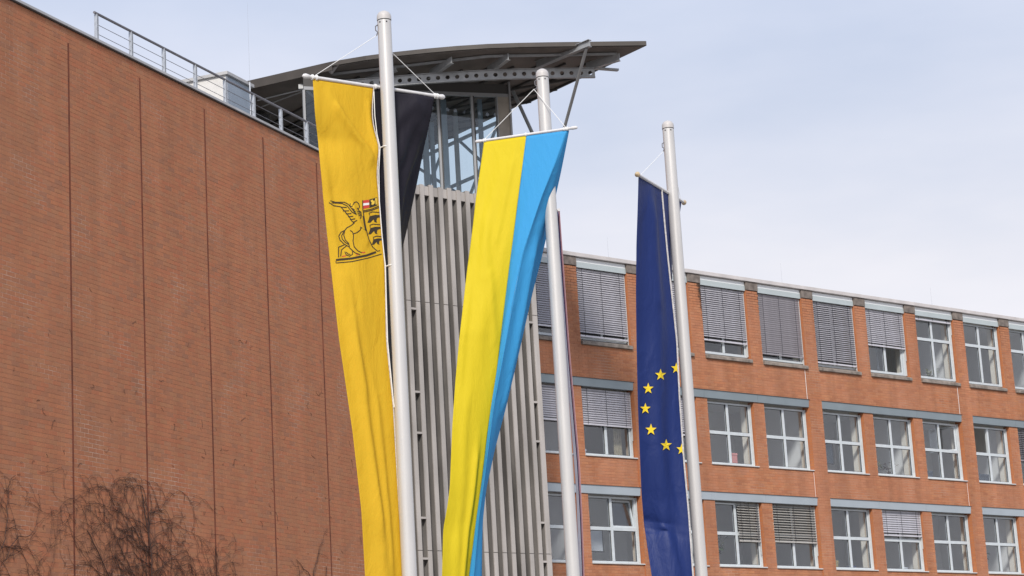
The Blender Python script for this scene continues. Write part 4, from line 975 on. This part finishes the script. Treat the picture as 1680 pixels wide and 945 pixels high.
RI = np.array([at_depth(x, y, f_[1] + 0.02 + min(1, t_ * 6) * 0.34) for (x, y), f_, t_ in zip(ri, FO, tt)])
sh = Sheet(LE, S, 40, 0.009, 0.035, 11)
for a_ in ((.02, .12, .55, .16, .006, .08), (.03, .82, .24, .62, .012, .10), (.14, .25, .30, .60, .008, .12), (.26, .55, .44, .95, .010, .10), (.62, .78, .99, .72, .022, .1), (.5, .35, .9, .5, .008, .14)): sh.pinch(*a_)
sh.build('yellow_half', 'flag_yellow', f2)
s2 = Sheet(S, FO, 24, 0.005, 0.02, 12); s2.build('azure_half', 'flag_azure', f2)
s3 = Sheet(FO, RI, 24, 0.007, 0.03, 13)
s3.pinch(.2, .4, .6, .7, .03, .15); s3.build('folded_azure_half', 'flag_azure', f2)
hd = (B - A) / np.linalg.norm(B - A)
MB().bar(loc3(f2, A + hd * .02 - np.array([0, .001, .018])), loc3(f2, B - hd * .02 - np.array([0, .001, .018])), 0.036, 0.03).build('sleeve', 'hem', f2) if False else None
hook = np.array([PB[0] - 0.078, PB[1] - 0.03, 9.0 - 0.23])
ap = at_depth(876, 146.5, PB[1] - 0.05)
MB().tube([loc3(f2, hook), loc3(f2, ap)], 0.006, 6).build('bridle', 'rail_steel', f2, True)
for e in (A + hd * .03, B - hd * .05): MB().tube([loc3(f2, ap), loc3(f2, e + np.array([0, 0, .015]))], 0.0034, 6).build('bridle', 'rope_white', f2, True)
for k_ in (0.02, 0.04, 0.5, 0.93, 0.955, .97):
    c_ = A + (B - A) * k_; MB().tube([loc3(f2, c_ - hd * .007), loc3(f2, c_ + hd * .007)], 0.021, 10).build('lashing', 'rope_white', f2, True)

# --- navy banner with stars on the right pole
PC = POLES['c']
zC = bar_z((1048, 287.5), (1120, 331), (1104, 321.5), PC[1] + 0.115)
A, B = onz(1048, 287.5, zC), onz(1120, 331, zC)
f3 = thing('banner', 'navy blue banner with ring of yellow stars behind the rightmost pole', 'flag', (PC[0], PC[1] + 0.1, 3.0), 'banners on the flagpoles')
crossbar(f3, A, B, 0.019, 'finial_tan', 1.7)
S0 = on_line(A, B, 1085.5, zC); wA = np.linalg.norm(S0 - onz(1048.5, 287.8, zC)); wB = wA * 0.9
sp_ = smooth_edge([(1085.6, 312), (1090, 363), (1095, 417), (1100.7, 470), (1110.4, 560), (1114.5, 650), (1121.8, 755), (1130, 845), (1136.9, 945), (1142, 1030)], NT)
lp_ = smooth_edge([(1047.5, 290), (1043.8, 403), (1043.3, 480), (1044.4, 560), (1046.5, 662), (1049.5, 740), (1052.6, 812), (1056.6, 861), (1068.9, 945), (1081, 1020)], NT)
ep_ = smooth_edge([(1118, 331), (1109.5, 390), (1101, 447), (1099, 500), (1103, 560), (1108, 650), (1114, 755), (1122, 845), (1128, 945), (1132, 1030)], NT)
S = np.array([at_depth(x, y, S0[1]) for x, y in sp_])
LE = np.array([chord(p_, s_, wA * (1 - 0.35 * k_ / NT), True) for k_, (p_, s_) in enumerate(zip(lp_, S))])
RE = np.array([chord(p_, s_, wB, False) for p_, s_ in zip(ep_, S)])
sh = Sheet(LE, S, 44, 0.005, 0.05, 21, pleat=0.030, pf=1.7)
for a_ in ((.02, .55, .3, .62, .016, .2), (.55, .3, .85, .36, .010, .18), (.45, .6, .55, .95, .006, .10), (.62, .5, .8, .9, .006, .10), (.75, .4, .9, .8, .006, .10)): sh.pinch(*a_)
sh.build('star_half', 'flag_navy', f3)
Sheet(S + np.array([0, .004, 0]), RE, 24, 0.006, 0.03, 22).build('rear_half', 'flag_navy', f3)
MB().tube([loc3(f3, p_ + np.array([0.0, -0.02, 0])) for p_ in S[::2]], 0.010, 6).build('hem', 'hem', f3, True)
for x, y, r_ in ((1083.8, 615, 9.6), (1109.6, 604, 9.0), (1063.5, 637.5, 9.2), (1058.8, 670.4, 9.0), (1068, 705, 9.6), (1093, 730.5, 9.8), (1118.5, 737, 9.2)):
    pts = []
    for k in range(10):
        a_ = k * PI / 5; q_ = r_ if k % 2 == 0 else r_ * 0.40; px_, py_ = x + math.sin(a_) * q_ * 1.0, y - math.cos(a_) * q_ * 1.06
        lim = np.interp(py_, sp_[:, 1], sp_[:, 0]) - 1.0; pts.append((min(px_, lim), py_))
    cx_ = min(x, np.interp(y, sp_[:, 1], sp_[:, 0]) - 1.5)
    patch(sh, f3, pts, lift=0.015).build('star', 'star_yellow', f3)
hook = np.array([PC[0] - 0.08, PC[1] - 0.03, 9.0 - 0.38])
MB().tube([loc3(f3, hook), loc3(f3, A + (B - A) * .04 + np.array([0, 0, .015]))], 0.003, 6).build('bridle', 'rope_white', f3, True)
MB().tube([loc3(f3, np.array([PC[0] + 0.03, PC[1] + 0.08, 8.6])), loc3(f3, B - (B - A) * .05 + np.array([0, 0, .015]))], 0.003, 6).build('bridle', 'rope_white', f3, True)
# --- thin edge of a banner seen past the middle pole, on its own pole behind
Yb = 29.0
p4 = np.array([at_depth(906, 345, Yb)[0], Yb]); top4 = at_depth(906, 338, Yb)[2]
f4 = thing('banner', 'thin edge of a pink, white and navy banner right behind middle pole', 'flag', (p4[0], p4[1], 0.0), 'banners on the flagpoles')
MB().lathe((0, 0, 0), [(0.066, 0), (0.066, 2), (0.06, top4)], 24).build('mast', 'pole_alu', f4, True); MB().lathe((0, 0, top4 + .001), [(0.066, 0), (0.066, .05), (0.03, .09)], 24).build('mast_cap', 'pole_cap', f4, True)
e0 = smooth_edge([(911, 348), (926, 560), (945, 800), (950, 945), (954, 1020)], 60); e1 = smooth_edge([(914.3, 346), (929.5, 560), (946.5, 760), (951.5, 850), (955, 945), (958, 1020)], 60)
e2 = smooth_edge([(916.0, 345), (931, 560), (948, 760), (953, 850), (956.2, 945), (959.4, 1020)], 60); e3 = smooth_edge([(918.3, 345), (933.5, 560), (951, 760), (955.5, 850), (958.7, 945), (961.5, 1020)], 60)
E = [np.array([at_depth(x, y, Yb + dy) for x, y in e]) for e, dy in ((e0, 0.35), (e1, 0.12), (e2, 0.06), (e3, -0.08))]
for a, b, nm, mm in ((0, 1, 'pale_stripe', 'flag_pale'), (1, 2, 'navy_stripe', 'flag_navy'), (2, 3, 'rose_stripe', 'flag_rose')): Sheet(E[a], E[b], 8, 0.003, 0.0, 30 + a).build(nm, mm, f4)
ba, bb = at_depth(905, 350, Yb + .12), at_depth(917, 344, Yb - 0.10)
MB().tube([loc3(f4, ba), loc3(f4, bb)], 0.02, 10).build('crossbar', 'bar_white', f4, True)

# ------------------------------------------------------------------ bare climbing vines on the left wall
def vine(label, roots, seed, dens, bounds, name='climbing_vine'):
    r = random.Random(seed); t = thing(name, label, 'vine', group='bare climbing vines on the brick wall'); LW.place(t)
    stems, twigs = MB(), MB(); cnt = [0]
    def grow(u, z, ang, L, rad, lev, mb, droop=0.0):
        pts, rs = [(u, -rad - 0.006, z)], [rad]; n = max(4, int(L / 0.06)); a = ang; sgn = 1 if math.sin(ang) >= 0 else -1
        for k in range(n):
            a += sgn * droop / n + r.gauss(0, 0.16 if lev else 0.05)
            if r.random() < 0.08 and lev: a += r.choice([-1, 1]) * 0.5
            if z > bounds[3] and math.cos(a) > 0: a += 0.35 * sgn
            u += math.sin(a) * L / n; z += math.cos(a) * L / n
            rr = rad * (1 - 0.7 * (k + 1) / n); pts.append((u, -rr - 0.004 - r.uniform(0, 0.015 if lev else 0.004), z)); rs.append(max(rr, 0.0024))
            if lev < 3 and r.random() < dens * (0.8, 0.9, 0.55)[lev] and cnt[0] < 1300 and z > bounds[2]:
                cnt[0] += 1; sg = r.choice([-1, 1]); na = (sg * r.uniform(0.7, 1.5)) if lev == 0 else a + sg * r.uniform(0.4, 1.2)
                grow(u, z, na, (r.uniform(0.5, 2.3) if lev == 0 else L * r.uniform(0.15, 0.5)), max(rr * 0.6, 0.0032), lev + 1, twigs, r.uniform(-0.3, 1.1))
        mb.tube(pts, rs, 5 if lev == 0 else 4, False)
    for (u, z, ang, L, rad) in roots: grow(u, z, ang, L, rad, 0 if L > 3 else 1, stems, 0.0 if L > 3 else r.uniform(0.2, 1.0))
    stems.build('stem', 'vine', t); twigs.build('twigs', 'vine', t); return t
u2 = grooves[6]
def uz(x, y): return LW.uv(x, y)
c0 = uz(247, 945); topz = uz(247, 800)[1]
R1 = [(u2 + 0.02, 0.0, 0.0, topz - 0.1, 0.03), (u2 + 0.05, 0.0, 0.03, topz - 0.4, 0.022)]
for k in range(22):
    R1.append((u2 + rnd.uniform(-.05, .05), c0[1] + rnd.uniform(-0.6, 1.0), (-1 if k % 3 else 1) * rnd.uniform(0.45, 1.35), rnd.uniform(1.4, 3.0), rnd.uniform(.005, .009)))
for k in range(14): R1.append((u2 + rnd.uniform(0.4, 2.5), c0[1] - 0.6, rnd.uniform(-.25, .1), rnd.uniform(1.0, 1.9), rnd.uniform(.004, .008)))
vine('dense bare brown vine fanning out beside the second wall joint', R1, 5, 0.27, (0, 0, c0[1] - 0.9, topz - 0.05))
cL = uz(30, 945)
R2 = [(cL[0] - 1.6, 0.0, 0.12, cL[1] + 0.3, 0.025)]
for k in range(9): R2.append((cL[0] - rnd.uniform(0.3, 1.5), cL[1] + rnd.uniform(-0.8, 0.6), rnd.uniform(0.2, 1.5), rnd.uniform(1.0, 2.3), rnd.uniform(.006, .012)))
for k in range(5): R2.append((cL[0] + rnd.uniform(-0.2, 1.4), cL[1] - 0.5, rnd.uniform(-.2, .25), rnd.uniform(0.9, 1.8), 0.006))
vine('thin bare vine arching up at the lower left photo corner', R2, 9, 0.19, (0, 0, cL[1] - 0.9, uz(60, 800)[1]))
cR = uz(510, 945)
R3 = [(cR[0], 0.0, 0.0, cR[1] + 0.35, 0.02), (cR[0] + 0.05, cR[1] - 0.3, -0.55, 1.0, 0.014), (cR[0] + 0.1, cR[1] - 0.2, 0.10, 1.15, 0.012), (cR[0] - 0.1, cR[1] - 0.3, -1.0, 0.9, 0.008), (cR[0] - .2, cR[1] - 0.4, -0.4, 0.8, 0.007), (cR[0] + .1, cR[1] - 0.5, 0.5, 0.7, 0.007)]
vine('small bare vine between the two joints nearest the golden flag', R3, 12, 0.16, (0, 0, cR[1] - 0.7, uz(510, 850)[1]))
# dry leftovers of tendrils still clinging to the bricks
t = thing('dry_tendrils', 'scattered dry tendril remains clinging to the lower brick wall', 'vine'); LW.place(t); m = MB()
for k in range(260):
    u, z = rnd.uniform(-0.6, 14.0), 5.3 + 5.6 * rnd.random() ** 1.9; a = rnd.uniform(-2.2, 2.2); pts = []; n = rnd.randint(3, 8); st = rnd.uniform(0.012, 0.035)
    for j in range(n): pts.append((u, -0.004, z)); a += rnd.gauss(0, 0.6); u += math.sin(a) * st; z += math.cos(a) * st
    m.tube(pts, rnd.uniform(0.0014, 0.0034), 4, False)
o = m.build('tendril', 'vine', t); o['kind'] = 'stuff'
